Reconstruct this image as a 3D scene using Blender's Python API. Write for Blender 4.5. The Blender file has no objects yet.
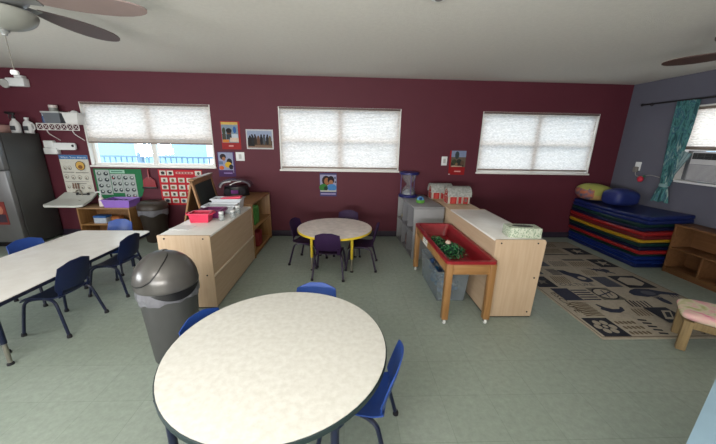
import bpy, bmesh, math, random
from mathutils import Vector, Matrix
random.seed(7)
SC = bpy.context.scene
COL = SC.collection
PI = math.pi
D, RX, CEIL = 4.785, 4.37, 2.44          # back wall, right wall, ceiling height
LX, RY = -5.55, -3.4                     # left wall, rear wall

# ------------------------------------------------------------------ materials
def lin(c):
    return tuple(((x/255)/12.92 if x/255 <= .04045 else ((x/255+.055)/1.055)**2.4) for x in c)

_mats = {}
def M(name, rgb, rough=.6, metal=0., var=.10, scale=9., bump=0., bscale=80., spec=.4, rgb2=None, coords='Object', stretch=None):
    """noise-varied principled material"""
    if name in _mats: return _mats[name]
    m = bpy.data.materials.new(name); m.use_nodes = True
    nt = m.node_tree; n = nt.nodes; l = nt.links
    b = n['Principled BSDF']
    b.inputs['Roughness'].default_value = rough
    b.inputs['Metallic'].default_value = metal
    b.inputs['Specular IOR Level'].default_value = spec
    c = lin(rgb)
    c2 = lin(rgb2) if rgb2 else tuple(x*(1-var) for x in c)
    tc = n.new('ShaderNodeTexCoord')
    src = tc.outputs[coords]
    if stretch:
        mp = n.new('ShaderNodeMapping'); mp.inputs['Scale'].default_value = stretch
        l.new(src, mp.inputs['Vector']); src = mp.outputs['Vector']
    nz = n.new('ShaderNodeTexNoise'); nz.inputs['Scale'].default_value = scale; nz.inputs['Detail'].default_value = 5
    l.new(src, nz.inputs['Vector'])
    rp = n.new('ShaderNodeValToRGB')
    rp.color_ramp.elements[0].position = .35; rp.color_ramp.elements[1].position = .65
    rp.color_ramp.elements[0].color = (*c2, 1); rp.color_ramp.elements[1].color = (*c, 1)
    l.new(nz.outputs['Fac'], rp.inputs['Fac']); l.new(rp.outputs['Color'], b.inputs['Base Color'])
    if bump:
        n2 = n.new('ShaderNodeTexNoise'); n2.inputs['Scale'].default_value = bscale; n2.inputs['Detail'].default_value = 3
        l.new(src, n2.inputs['Vector'])
        bp = n.new('ShaderNodeBump'); bp.inputs['Strength'].default_value = bump; bp.inputs['Distance'].default_value = .01
        l.new(n2.outputs['Fac'], bp.inputs['Height']); l.new(bp.outputs['Normal'], b.inputs['Normal'])
    _mats[name] = m
    return m

def P(rgb, rough=.7):
    """printed colour on paper, card or cloth"""
    return M('print_%d_%d_%d' % tuple(rgb), rgb, rough, var=.12, scale=40., spec=.2)

def floor_mat():
    m = bpy.data.materials.new('vinyl_floor'); m.use_nodes = True
    nt = m.node_tree; n = nt.nodes; l = nt.links; b = n['Principled BSDF']
    tc = n.new('ShaderNodeTexCoord')
    br = n.new('ShaderNodeTexBrick'); br.offset = 0; br.inputs['Scale'].default_value = 1
    br.inputs['Brick Width'].default_value = .305; br.inputs['Row Height'].default_value = .305
    br.inputs['Mortar Size'].default_value = .0016; br.inputs['Mortar Smooth'].default_value = .3
    br.inputs['Color1'].default_value = (*lin((148, 158, 149)), 1); br.inputs['Color2'].default_value = (*lin((144, 155, 145)), 1)
    br.inputs['Mortar'].default_value = (*lin((128, 139, 129)), 1)
    l.new(tc.outputs['Object'], br.inputs['Vector'])
    nz = n.new('ShaderNodeTexNoise'); nz.inputs['Scale'].default_value = 26; nz.inputs['Detail'].default_value = 8; nz.inputs['Roughness'].default_value = .7
    l.new(tc.outputs['Object'], nz.inputs['Vector'])
    rp = n.new('ShaderNodeValToRGB'); rp.color_ramp.elements[0].position = .3; rp.color_ramp.elements[1].position = .7
    rp.color_ramp.elements[0].color = (.80, .80, .80, 1); rp.color_ramp.elements[1].color = (1.06, 1.06, 1.05, 1)
    l.new(nz.outputs['Fac'], rp.inputs['Fac'])
    nb = n.new('ShaderNodeTexNoise'); nb.inputs['Scale'].default_value = 1.3; nb.inputs['Detail'].default_value = 4
    l.new(tc.outputs['Object'], nb.inputs['Vector'])
    rb = n.new('ShaderNodeValToRGB'); rb.color_ramp.elements[0].color = (.88, .88, .87, 1); rb.color_ramp.elements[1].color = (1.05, 1.05, 1.05, 1)
    l.new(nb.outputs['Fac'], rb.inputs['Fac'])
    m1 = n.new('ShaderNodeMixRGB'); m1.blend_type = 'MULTIPLY'; m1.inputs['Fac'].default_value = 1
    m2 = n.new('ShaderNodeMixRGB'); m2.blend_type = 'MULTIPLY'; m2.inputs['Fac'].default_value = 1
    l.new(br.outputs['Color'], m1.inputs['Color1']); l.new(rp.outputs['Color'], m1.inputs['Color2'])
    l.new(m1.outputs['Color'], m2.inputs['Color1']); l.new(rb.outputs['Color'], m2.inputs['Color2'])
    l.new(m2.outputs['Color'], b.inputs['Base Color'])
    rr = n.new('ShaderNodeMapRange'); rr.inputs['To Min'].default_value = .32; rr.inputs['To Max'].default_value = .55
    l.new(nb.outputs['Fac'], rr.inputs['Value']); l.new(rr.outputs['Result'], b.inputs['Roughness'])
    b.inputs['Specular IOR Level'].default_value = .35
    bp = n.new('ShaderNodeBump'); bp.inputs['Strength'].default_value = .06; bp.inputs['Distance'].default_value = .004
    l.new(nz.outputs['Fac'], bp.inputs['Height']); l.new(bp.outputs['Normal'], b.inputs['Normal'])
    return m

def wood(name, a, b_, rough=.5, axis=1, s=5.):
    st = [s*5]*3; st[axis] = s*.35
    return M(name, a, rough, rgb2=b_, scale=1.6, stretch=tuple(st), spec=.35)

def clear_plastic(name, tint, fac):
    m = bpy.data.materials.new(name); m.use_nodes = True
    nt = m.node_tree; n = nt.nodes; l = nt.links
    b = n['Principled BSDF']; b.inputs['Base Color'].default_value = (*lin(tint), 1); b.inputs['Roughness'].default_value = .25
    t = n.new('ShaderNodeBsdfTransparent'); t.inputs['Color'].default_value = (.93, .95, .96, 1)
    mx = n.new('ShaderNodeMixShader')
    nz = n.new('ShaderNodeTexNoise'); nz.inputs['Scale'].default_value = 12
    mr = n.new('ShaderNodeMapRange'); mr.inputs['To Min'].default_value = fac-.06; mr.inputs['To Max'].default_value = fac+.06
    l.new(nz.outputs['Fac'], mr.inputs['Value']); l.new(mr.outputs['Result'], mx.inputs['Fac'])
    l.new(t.outputs[0], mx.inputs[1]); l.new(b.outputs[0], mx.inputs[2])
    l.new(mx.outputs[0], n['Material Output'].inputs['Surface'])
    return m

def blind_mat(nm, c0, c1, tr):
    m = bpy.data.materials.new(nm); m.use_nodes = True
    nt = m.node_tree; n = nt.nodes; l = nt.links; n.remove(n['Principled BSDF'])
    tc = n.new('ShaderNodeTexCoord')
    mp = n.new('ShaderNodeMapping'); mp.inputs['Scale'].default_value = (14, 14, 60)
    nz = n.new('ShaderNodeTexNoise'); nz.inputs['Scale'].default_value = 2.2; nz.inputs['Detail'].default_value = 4
    l.new(tc.outputs['Object'], mp.inputs['Vector']); l.new(mp.outputs['Vector'], nz.inputs['Vector'])
    rp = n.new('ShaderNodeValToRGB'); rp.color_ramp.elements[0].position = .35; rp.color_ramp.elements[1].position = .65
    rp.color_ramp.elements[0].color = (*lin(c0), 1); rp.color_ramp.elements[1].color = (*lin(c1), 1)
    l.new(nz.outputs['Fac'], rp.inputs['Fac'])
    d = n.new('ShaderNodeBsdfDiffuse'); t = n.new('ShaderNodeBsdfTranslucent')
    l.new(rp.outputs['Color'], d.inputs['Color']); l.new(rp.outputs['Color'], t.inputs['Color'])
    mx = n.new('ShaderNodeMixShader'); mx.inputs['Fac'].default_value = tr
    l.new(d.outputs[0], mx.inputs[1]); l.new(t.outputs[0], mx.inputs[2])
    l.new(mx.outputs[0], n['Material Output'].inputs['Surface'])
    return m

def glass_mat():
    m = bpy.data.materials.new('window_glass'); m.use_nodes = True
    nt = m.node_tree; n = nt.nodes; l = nt.links; n.remove(n['Principled BSDF'])
    t = n.new('ShaderNodeBsdfTransparent'); t.inputs['Color'].default_value = (.9, .95, .97, 1)
    g = n.new('ShaderNodeBsdfGlossy'); g.inputs['Roughness'].default_value = .03
    mx = n.new('ShaderNodeMixShader'); mx.inputs['Fac'].default_value = .05
    l.new(t.outputs[0], mx.inputs[1]); l.new(g.outputs[0], mx.inputs[2])
    l.new(mx.outputs[0], n['Material Output'].inputs['Surface'])
    return m

def curtain_mat():
    m = bpy.data.materials.new('curtain_print'); m.use_nodes = True
    nt = m.node_tree; n = nt.nodes; l = nt.links; b = n['Principled BSDF']
    tc = n.new('ShaderNodeTexCoord')
    mp = n.new('ShaderNodeMapping'); mp.inputs['Scale'].default_value = (6, 22, 4)
    l.new(tc.outputs['Object'], mp.inputs['Vector'])
    nz = n.new('ShaderNodeTexNoise'); nz.inputs['Scale'].default_value = 1.5; nz.inputs['Detail'].default_value = 4; nz.inputs['Distortion'].default_value = .6
    l.new(mp.outputs['Vector'], nz.inputs['Vector'])
    rp = n.new('ShaderNodeValToRGB'); e = rp.color_ramp.elements
    cols = [(0, (16, 48, 66)), (.40, (28, 74, 80)), (.49, (72, 126, 124)), (.55, (34, 78, 100)), (.62, (110, 146, 142)), (.70, (160, 172, 168)), (1, (150, 148, 80))]
    e[0].position, e[0].color = cols[0][0], (*lin(cols[0][1]), 1)
    e[1].position, e[1].color = cols[-1][0], (*lin(cols[-1][1]), 1)
    for p, c in cols[1:-1]:
        x = e.new(p); x.color = (*lin(c), 1)
    l.new(nz.outputs['Fac'], rp.inputs['Fac']); l.new(rp.outputs['Color'], b.inputs['Base Color'])
    b.inputs['Roughness'].default_value = .8
    return m

def floral_mat():
    m = bpy.data.materials.new('floral_cloth'); m.use_nodes = True
    nt = m.node_tree; n = nt.nodes; l = nt.links; b = n['Principled BSDF']
    tc = n.new('ShaderNodeTexCoord')
    nz = n.new('ShaderNodeTexNoise'); nz.inputs['Scale'].default_value = 7; nz.inputs['Detail'].default_value = 2; nz.inputs['Distortion'].default_value = 1
    l.new(tc.outputs['Object'], nz.inputs['Vector'])
    rp = n.new('ShaderNodeValToRGB'); e = rp.color_ramp.elements
    e[0].position, e[0].color = .36, (*lin((178, 176, 120)), 1)
    e[1].position, e[1].color = .66, (*lin((202, 105, 135)), 1)
    for p, c in ((.45, (214, 205, 176)), (.54, (222, 168, 172))):
        x = e.new(p); x.color = (*lin(c), 1)
    l.new(nz.outputs['Fac'], rp.inputs['Fac']); l.new(rp.outputs['Color'], b.inputs['Base Color'])
    b.inputs['Roughness'].default_value = .85
    return m

def tissue_mat():
    m = bpy.data.materials.new('speckled_card'); m.use_nodes = True
    nt = m.node_tree; n = nt.nodes; l = nt.links; b = n['Principled BSDF']
    tc = n.new('ShaderNodeTexCoord')
    v = n.new('ShaderNodeTexVoronoi'); v.inputs['Scale'].default_value = 75
    l.new(tc.outputs['Object'], v.inputs['Vector'])
    rp = n.new('ShaderNodeValToRGB'); e = rp.color_ramp.elements
    e[0].position, e[0].color = .30, (*lin((118, 140, 116)), 1)
    e[1].position, e[1].color = .55, (*lin((186, 192, 174)), 1)
    l.new(v.outputs['Distance'], rp.inputs['Fac']); l.new(rp.outputs['Color'], b.inputs['Base Color'])
    b.inputs['Roughness'].default_value = .6
    return m

FLOOR = floor_mat()
CEILM = M('stipple_ceiling', (204, 201, 194), .95, var=.05, scale=30, bump=.5, bscale=140)
MAROON = M('maroon_paint', (84, 34, 46), .62, var=.06, scale=3, bump=.08, bscale=160, spec=.3)
BLUEGREY = M('grey_blue_paint', (92, 92, 104), .62, var=.06, scale=3, bump=.08, bscale=160, spec=.3)
SKIRT = M('dark_skirting', (46, 38, 52), .5)
WHITEFRAME = M('white_window_frame', (222, 220, 216), .4, var=.05)
SILLM = M('white_sill', (226, 224, 220), .35, var=.05)
BLIND = blind_mat('blind_fabric', (214, 206, 200), (248, 240, 235), .58); CREASE_SHADE = blind_mat('blind_crease_shade', (206, 196, 188), (228, 218, 210), .42); GLASS = glass_mat()
BLINDRAIL = M('blind_rail', (128, 114, 104), .5); HEADR = M('blind_headrail', (96, 78, 74), .5)
LAM = M('white_laminate', (228, 226, 222), .30, rgb2=(220, 217, 212), scale=9, spec=.45)
LAMW = M('worn_laminate', (210, 209, 203), .42, rgb2=(199, 197, 190), scale=34, bump=.05, bscale=120, spec=.4)
LAMG = M('pinkish_laminate', (216, 204, 198), .4, rgb2=(196, 186, 180), scale=14)
BIRCH = wood('birch_ply', (188, 164, 138), (180, 155, 128), .45, axis=2)
BIRCHY = wood('birch_ply_long', (188, 164, 138), (180, 155, 128), .45, axis=1)
BIRCHD = wood('birch_edge', (150, 120, 90), (138, 108, 78), .5, axis=1)
OAK = wood('honey_wood', (148, 110, 68), (132, 94, 54), .45, axis=2)
OAKY = wood('honey_wood_long', (152, 113, 70), (136, 98, 56), .45, axis=1)
MIDWOOD = wood('mid_brown_wood', (134, 98, 64), (118, 84, 52), .5, axis=1)
EASELW = wood('easel_wood', (150, 112, 76), (132, 96, 62), .5, axis=2)
BENCHW = wood('weathered_wood', (150, 128, 92), (126, 106, 74), .6, axis=2)
BLUES = M('blue_plastic', (32, 64, 134), .42, var=.12, scale=12)
NAVYS = M('navy_plastic', (18, 30, 66), .42, var=.12, scale=12)
NAVYL = M('navy_tube', (15, 24, 50), .35, var=.1)
PURPS = M('purple_plastic', (44, 24, 58), .6, var=.12, scale=12, spec=.2)
PURPL = M('purple_tube', (42, 30, 56), .35, var=.1)
CHROME = M('chrome', (190, 190, 188), .25, metal=.9, var=.05)
STEELT = M('steel_tube', (150, 146, 136), .35, metal=.8, var=.08)
BLACKP = M('black_plastic', (22, 22, 24), .4, var=.15)
RUBBER = M('rubber_foot', (26, 26, 30), .8)
YELLOW = M('yellow_edge', (214, 186, 52), .4, var=.08)
DKGREEN = M('dark_edge_band', (28, 44, 46), .45, var=.1)
CANGREY = M('dark_grey_plastic', (74, 74, 74), .45, var=.06, bump=.03, bscale=200)
CANLID = M('metallic_grey_plastic', (88, 86, 84), .28, metal=.35, var=.05)
BAG = M('grey_bin_bag', (112, 112, 118), .3, var=.2, scale=20, bump=.4, bscale=30)
BROWNC = M('brown_plastic', (50, 42, 35), .45)
GREYL = M('grey_laminate', (132, 132, 134), .5, var=.05)
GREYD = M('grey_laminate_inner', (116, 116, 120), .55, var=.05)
REDT = M('red_plastic', (132, 26, 35), .32, var=.08)
CLEAR = clear_plastic('clear_tub', (150, 160, 166), .34)
CLEARL = clear_plastic('clear_jar', (200, 205, 205), .35)
WHITEP = M('white_plastic', (214, 216, 216), .4, var=.05)
STEEL = M('brushed_steel', (118, 118, 118), .38, metal=.55, var=.1, scale=3)
DKSTEEL = M('fridge_side', (64, 64, 63), .45, var=.08, scale=3, bump=.05, bscale=200)
FANG = M('frosted_globe', (130, 131, 125), .35, var=.05)
FANB = M('fan_blade_pinkbrown', (128, 112, 108), .5, var=.08)
FANB2 = M('fan_blade_dark', (92, 80, 80), .5, var=.08)
FANB3 = M('fan_blade_brown', (74, 52, 46), .5, var=.1)
CURT = curtain_mat(); FLORAL = floral_mat(); TISS = tissue_mat()
BOARD = M('chalkboard', (40, 50, 50), .7, var=.2, scale=6)
PALEBLUE = M('pale_blue_plastic', (152, 182, 202), .45, var=.05)
RUGB = M('rug_beige', (162, 153, 138), .95, var=.14, scale=30, bump=.4, bscale=400)
def matm(n, c): return M('vinyl_'+n, c, .38, var=.12, scale=6, spec=.4)
VB, VG, VR, VY, VD, VBB, VR2 = matm('blue', (16, 30, 82)), matm('green', (12, 42, 40)), matm('red', (136, 28, 30)), matm('yellow', (164, 128, 30)), matm('navy', (14, 20, 48)), matm('bright_blue', (14, 36, 100)), matm('dark_red', (92, 22, 28))

# ------------------------------------------------------------------ mesh building
W = {}                                      # world matrix of every object made here
class MB:
    def __init__(s): s.v, s.f, s.m, s.s, s.mats = [], [], [], [], []
    def mi(s, mat):
        if mat not in s.mats: s.mats.append(mat)
        return s.mats.index(mat)
    def add(s, vs, fs, mat, smooth=False, xf=None):
        b = len(s.v); i = s.mi(mat)
        for p in vs:
            p = Vector(p); s.v.append(xf @ p if xf else p)
        for q in fs:
            s.f.append([b+k for k in q]); s.m.append(i); s.s.append(smooth)
        return s
    def box(s, c, size, mat, bev=0., xf=None, rot=None):
        bm = bmesh.new(); bmesh.ops.create_cube(bm, size=1)
        for v in bm.verts: v.co = Vector((v.co.x*size[0], v.co.y*size[1], v.co.z*size[2]))
        if bev: bmesh.ops.bevel(bm, geom=list(bm.edges), offset=min(bev, min(size)*.45), segments=2, profile=.5, affect='EDGES')
        T = Matrix.Translation(Vector(c))
        if rot is not None: T = T @ rot.to_4x4()
        if xf: T = xf @ T
        bm.verts.index_update()
        s.add([v.co for v in bm.verts], [[v.index for v in f.verts] for f in bm.faces], mat, bool(bev), T)
        bm.free(); return s
    def span(s, x0, x1, y0, y1, z0, z1, mat, bev=0., xf=None):
        return s.box(((x0+x1)/2, (y0+y1)/2, (z0+z1)/2), (abs(x1-x0), abs(y1-y0), abs(z1-z0)), mat, bev, xf)
    def tube(s, pts, r, mat, n=8, sub=4, xf=None):
        pts = [Vector(p) for p in pts]
        if sub > 1 and len(pts) > 2:
            q = []
            for i in range(len(pts)-1):
                p0 = pts[max(i-1, 0)]; p1 = pts[i]; p2 = pts[i+1]; p3 = pts[min(i+2, len(pts)-1)]
                for k in range(sub):
                    t = k/sub
                    q.append(.5*((2*p1)+(p2-p0)*t+(2*p0-5*p1+4*p2-p3)*t*t+(3*p1-p0-3*p2+p3)*t**3))
            q.append(pts[-1]); pts = q
        rr = r if isinstance(r, (list, tuple)) else [r]*len(pts)
        if len(rr) != len(pts): rr = [rr[0]+(rr[-1]-rr[0])*i/(len(pts)-1) for i in range(len(pts))]
        vs, fs = [], []; u = None
        for i, p in enumerate(pts):
            t = (pts[min(i+1, len(pts)-1)]-pts[max(i-1, 0)]).normalized()
            if u is None: u = t.orthogonal().normalized()
            u = (u-t*u.dot(t)).normalized(); w = t.cross(u)
            for k in range(n):
                a = 2*PI*k/n; vs.append(p+(u*math.cos(a)+w*math.sin(a))*rr[i])
        for i in range(len(pts)-1):
            for k in range(n): fs.append([i*n+k, i*n+(k+1) % n, (i+1)*n+(k+1) % n, (i+1)*n+k])
        fs.append(list(range(n))[::-1]); fs.append([(len(pts)-1)*n+k for k in range(n)])
        return s.add(vs, fs, mat, True, xf)
    def lathe(s, prof, mat, c=(0, 0, 0), n=32, xf=None, sx=1., sy=1., a0=0., a1=2*PI):
        full = abs(a1-a0-2*PI) < 1e-6; cnt = n if full else n+1
        vs, fs = [], []
        for r, z in prof:
            for k in range(cnt):
                a = a0+(a1-a0)*k/n; vs.append((c[0]+r*sx*math.cos(a), c[1]+r*sy*math.sin(a), c[2]+z))
        for i in range(len(prof)-1):
            for k in range(n if full else n):
                k2 = (k+1) % cnt
                fs.append([i*cnt+k, i*cnt+k2, (i+1)*cnt+k2, (i+1)*cnt+k])
        if full:
            if prof[0][0] > 1e-5: fs.append(list(range(cnt))[::-1])
            if prof[-1][0] > 1e-5: fs.append([(len(prof)-1)*cnt+k for k in range(cnt)])
        return s.add(vs, fs, mat, True, xf)
    def prism(s, poly, f, h0, h1, mat, smooth=False):
        """poly of (a,b); f(a,b,h) -> point"""
        n = len(poly); vs = [f(a, b, h0) for a, b in poly]+[f(a, b, h1) for a, b in poly]
        fs = [list(range(n))[::-1], [n+k for k in range(n)]]+[[k, (k+1) % n, n+(k+1) % n, n+k] for k in range(n)]
        return s.add(vs, fs, mat, smooth)
    def grid(s, fn, nu, nv, mat, thick=0., smooth=True, xf=None):
        """fn(u,v)->point, u,v in 0..1; optional thickness along the normal"""
        g = [[Vector(fn(i/nu, j/nv)) for j in range(nv+1)] for i in range(nu+1)]
        vs = [g[i][j] for i in range(nu+1) for j in range(nv+1)]
        id_ = lambda i, j: i*(nv+1)+j
        fs = [[id_(i, j), id_(i+1, j), id_(i+1, j+1), id_(i, j+1)] for i in range(nu) for j in range(nv)]
        if thick:
            o = len(vs); nv2 = []
            for i in range(nu+1):
                for j in range(nv+1):
                    a = g[min(i+1, nu)][j]-g[max(i-1, 0)][j]; b = g[i][min(j+1, nv)]-g[i][max(j-1, 0)]
                    nv2.append(g[i][j]-a.cross(b).normalized()*thick)
            vs += nv2
            fs += [[o+k for k in q[::-1]] for q in list(fs)]
            ring = [(i, 0) for i in range(nu)]+[(nu, j) for j in range(nv)]+[(i, nv) for i in range(nu, 0, -1)]+[(0, j) for j in range(nv, 0, -1)]
            for k in range(len(ring)):
                a = id_(*ring[k]); b = id_(*ring[(k+1) % len(ring)]); fs.append([b, a, o+a, o+b])
        return s.add(vs, fs, mat, smooth, xf)
    def blob(s, c, r, mat, sub=2, sq=(1, 1, 1), jit=0., xf=None):
        bm = bmesh.new(); bmesh.ops.create_icosphere(bm, subdivisions=sub, radius=1)
        bm.verts.index_update()
        vs = []
        for v in bm.verts:
            k = 1+random.uniform(-jit, jit)
            vs.append((c[0]+v.co.x*r*sq[0]*k, c[1]+v.co.y*r*sq[1]*k, c[2]+v.co.z*r*sq[2]*k))
        s.add(vs, [[v.index for v in f.verts] for f in bm.faces], mat, True, xf); bm.free(); return s
    def build(s, name, parent=None, local=False, origin=None):
        if parent is not None:
            inv = Matrix() if local else W[parent].inverted()
            vs = [inv @ p for p in s.v]; loc = Vector((0, 0, 0))
        else:
            lo = Vector((min(p[i] for p in s.v) for i in range(3))); hi = Vector((max(p[i] for p in s.v) for i in range(3)))
            loc = Vector(origin) if origin else Vector(((lo.x+hi.x)/2, (lo.y+hi.y)/2, lo.z))
            vs = [p-loc for p in s.v]
        me = bpy.data.meshes.new(name)
        me.from_pydata([tuple(p) for p in vs], [], s.f)
        for m in s.mats: me.materials.append(m)
        for i, p in enumerate(me.polygons): p.material_index = s.m[i]; p.use_smooth = s.s[i]
        bm = bmesh.new(); bm.from_mesh(me); bmesh.ops.recalc_face_normals(bm, faces=bm.faces); bm.to_mesh(me); bm.free()
        if any(s.s): me.set_sharp_from_angle(angle=math.radians(38))
        o = bpy.data.objects.new(name, me); COL.objects.link(o)
        if parent is not None: o.parent = parent; W[o] = W[parent].copy()
        else: o.location = loc; W[o] = Matrix.Translation(loc)
        return o

def tag(o, label, cat, group=None):
    o['label'] = label; o['category'] = cat
    if group: o['group'] = group
    return o
def thing(name, label, cat, loc, rz=0., group=None):
    o = bpy.data.objects.new(name, None); COL.objects.link(o); o.empty_display_size = .1
    o.location = loc; o.rotation_euler = (0, 0, rz)
    W[o] = Matrix.Translation(Vector(loc)) @ Matrix.Rotation(rz, 4, 'Z')
    return tag(o, label, cat, group)
def struct(o): o['kind'] = 'structure'; return o
def struct_empty(name, loc):
    o = bpy.data.objects.new(name, None); COL.objects.link(o); o.location = loc; o.empty_display_size = .1
    W[o] = Matrix.Translation(Vector(loc)); return struct(o)
KIDS = {}
def copy_tree(o, parent=None):
    c = o.copy(); COL.objects.link(c)
    if parent: c.parent = parent
    for ch in [x for x in COL.objects if x.parent == o]: copy_tree(ch, c)
    return c
def place(src, first, loc, rz, label):
    o = src if first else copy_tree(src)
    o.location = loc; o.rotation_euler = (0, 0, rz); o['label'] = label
    return o

def ell(cx, cy, rx, ry, n=14): return [(cx+rx*math.cos(2*PI*k/n), cy+ry*math.sin(2*PI*k/n)) for k in range(n)]
def rec(a, b, c, d): return [(a, b), (c, b), (c, d), (a, d)]
def text_polys(body, size=1.):
    """outline faces of a text, in its own plane"""
    cu = bpy.data.curves.new('t', 'FONT'); cu.body = body; cu.size = size; cu.align_x = 'CENTER'; cu.resolution_u = 2
    ob = bpy.data.objects.new('t', cu); COL.objects.link(ob)
    dg = bpy.context.evaluated_depsgraph_get(); dg.update()
    me = bpy.data.meshes.new_from_object(ob.evaluated_get(dg))
    out = ([tuple(v.co[:2]) for v in me.vertices], [list(p.vertices) for p in me.polygons])
    bpy.data.objects.remove(ob); bpy.data.curves.remove(cu); bpy.data.meshes.remove(me)
    return out
def draw(mb, shapes, f, h0, step):
    """flat printed shapes: (polygon, colour); f(u,v,h)"""
    for k, (poly, col) in enumerate(shapes):
        h = h0+step*(k % 60+1)
        mb.add([f(u, v, h) for u, v in poly], [list(range(len(poly)))], P(col))

# ------------------------------------------------------------------ room shell
def wall_panels(mb, a0, a1, z0, z1, holes, put):
    """solid wall a0..a1 x z0..z1 with rectangular holes (a,b,za,zb); put(a,b,za,zb)"""
    x = a0
    for (a, b, za, zb) in sorted(holes):
        put(x, a, z0, z1); put(a, b, z0, za); put(a, b, zb, z1); x = b
    put(x, a1, z0, z1)

WZ0, WZ1 = 1.09, 2.015
wins = [(-3.865, -2.015, 1.10, WZ1), (-1.017, .829, 1.08, WZ1), (2.09, 3.937, 1.08, 2.01)]
TH = .17
b = MB(); b.span(LX-.2, RX+.2, RY-.2, D+.2, -.08, 0, FLOOR); struct(b.build('floor', origin=(0, 0, 0)))
b = MB(); b.span(LX-.2, RX+.2, RY-.2, D+.2, CEIL, CEIL+.08, CEILM); struct(b.build('ceiling', origin=(0, 0, CEIL)))
b = MB(); wall_panels(b, LX-.2, RX, 0, CEIL, wins, lambda x0, x1, z0, z1: b.span(x0, x1, D, D+TH, z0, z1, MAROON)); struct(b.build('wall_back', origin=(0, D, 0)))
RW = (2.55, 3.86, 1.115, 2.05)
b = MB(); wall_panels(b, RY-.2, D+TH, 0, CEIL, [RW], lambda y0, y1, z0, z1: b.span(RX, RX+TH, y0, y1, z0, z1, BLUEGREY)); struct(b.build('wall_right', origin=(RX, 0, 0)))
b = MB(); b.span(LX-TH, LX, RY-.2, D, 0, CEIL, MAROON); struct(b.build('wall_left'))
b = MB(); b.span(LX, RX, RY-TH, RY, 0, CEIL, M('cream_paint', (190, 184, 170), .7)); struct(b.build('wall_rear'))
b = MB(); b.span(LX, RX, D-.014, D, 0, .095, SKIRT, .004); struct(b.build('baseboard_back'))
b = MB(); b.span(RX-.014, RX, RY, D-.014, 0, .095, SKIRT, .004); struct(b.build('baseboard_right'))

def back_window(n, x0, x1, z0, z1, cord):
    w = struct_empty('window_%d' % n, ((x0+x1)/2, D+TH/2, z0))
    f = MB(); t = .012
    ya, yb = D-.004, D+TH                      # painted lining of the opening
    f.span(x0, x0+t, ya, yb, z0, z1, WHITEFRAME); f.span(x1-t, x1, ya, yb, z0, z1, WHITEFRAME)
    f.span(x0+t, x1-t, ya, yb, z1-t, z1, WHITEFRAME); f.span(x0+t, x1-t, ya, yb, z0, z0+t*.5, WHITEFRAME)
    f.build('window_frame', w)
    s = MB(); y0, y1 = D+.060, D+.10; k = .042
    s.span(x0+t, x0+t+k, y0, y1, z0+.01, z1-t, WHITEFRAME, .004); s.span(x1-t-k, x1-t, y0, y1, z0+.01, z1-t, WHITEFRAME, .004)
    s.span(x0+t+k, x1-t-k, y0, y1, z1-t-k, z1-t, WHITEFRAME, .004); s.span(x0+t+k, x1-t-k, y0, y1, z0+.01, z0+.05, WHITEFRAME, .004)
    xm = (x0+x1)/2; zm = (z0+z1)/2-.01
    s.span(xm-.034, xm+.034, y0-.008, y1, z0+.012, z1-t-.002, WHITEFRAME, .004)
    s.span(x0+t+k, xm-.04, y0, y1, zm-.022, zm+.022, WHITEFRAME, .004); s.span(xm+.04, x1-t-k, y0, y1, zm-.022, zm+.022, WHITEFRAME, .004)
    s.build('sash', w)
    g = MB(); g.span(x0+t+k, x1-t-k, y0+.018, y0+.022, z0+.05, z1-t-k, GLASS); g.build('glass', w)
    l = MB(); l.span(x0-.012, x1+.012, D-.03, D+.1, z0-.012, z0+.014, SILLM, .005); l.build('window_sill', w)
for i, q in enumerate(wins): back_window(i+1, *q, 0)

def pleated(mb, x0, x1, z0, z1, y, n, f=lambda x, y, z: (x, y, z)):
    vs, fs = [], []
    p = (z1-z0)/n; zs = []
    for i in range(n): zs += [(z1-p*i, -.005), (z1-p*(i+.42), .005), (z1-p*(i+.74), -.004)]
    zs.append((z0, -.005))
    for z, dy in zs: vs += [f(x0, y+dy, z), f(x1, y+dy, z)]
    for i in range(len(zs)-1): fs.append([2*i, 2*i+1, 2*i+3, 2*i+2])
    mb.add(vs, [q for i, q in enumerate(fs) if i % 3 < 2], BLIND)
    mb.add(vs, [q for i, q in enumerate(fs) if i % 3 == 2], CREASE_SHADE)  # darker strips put the shading of the pleats into the fabric colour
def blind(x0, x1, ztop, zbot, label, n, gath=0):
    t = thing('window_blind', label, 'blind', ((x0+x1)/2, D+.03, zbot), 0, 'pleated blinds on the back wall')
    h = MB(); h.span(x0+.010, x1-.010, D-.006, D+.04, ztop-.028, ztop-.001, HEADR, .004); h.build('headrail', t)
    f = MB(); pleated(f, x0+.020, x1-.018, zbot+.022+(gath if gath else 0), ztop-.027, D+.020, n)
    if gath:
        for k in range(6): f.span(x0+.020, x1-.018, D+.006+.002*(k % 2), D+.034-.002*(k % 2), zbot+.022+gath*k/6, zbot+.022+gath*(k+.93)/6, CREASE_SHADE)
    f.build('fabric', t)
    r = MB(); r.span(x0+.020, x1-.018, D+.004, D+.038, zbot, zbot+.022, BLINDRAIL, .005); r.build('bottom_rail', t)
blind(*wins[0][:2], WZ1, 1.44, 'off-white pleated blind half raised over the left back window, sky showing below it', 25, .05)
blind(*wins[1][:2], WZ1, 1.112, 'glowing off-white pleated blind drawn fully down over the middle back window', 42)
blind(*wins[2][:2], 2.01, 1.122, 'glowing off-white pleated blind drawn fully down over the back window above the mats', 42)

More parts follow.
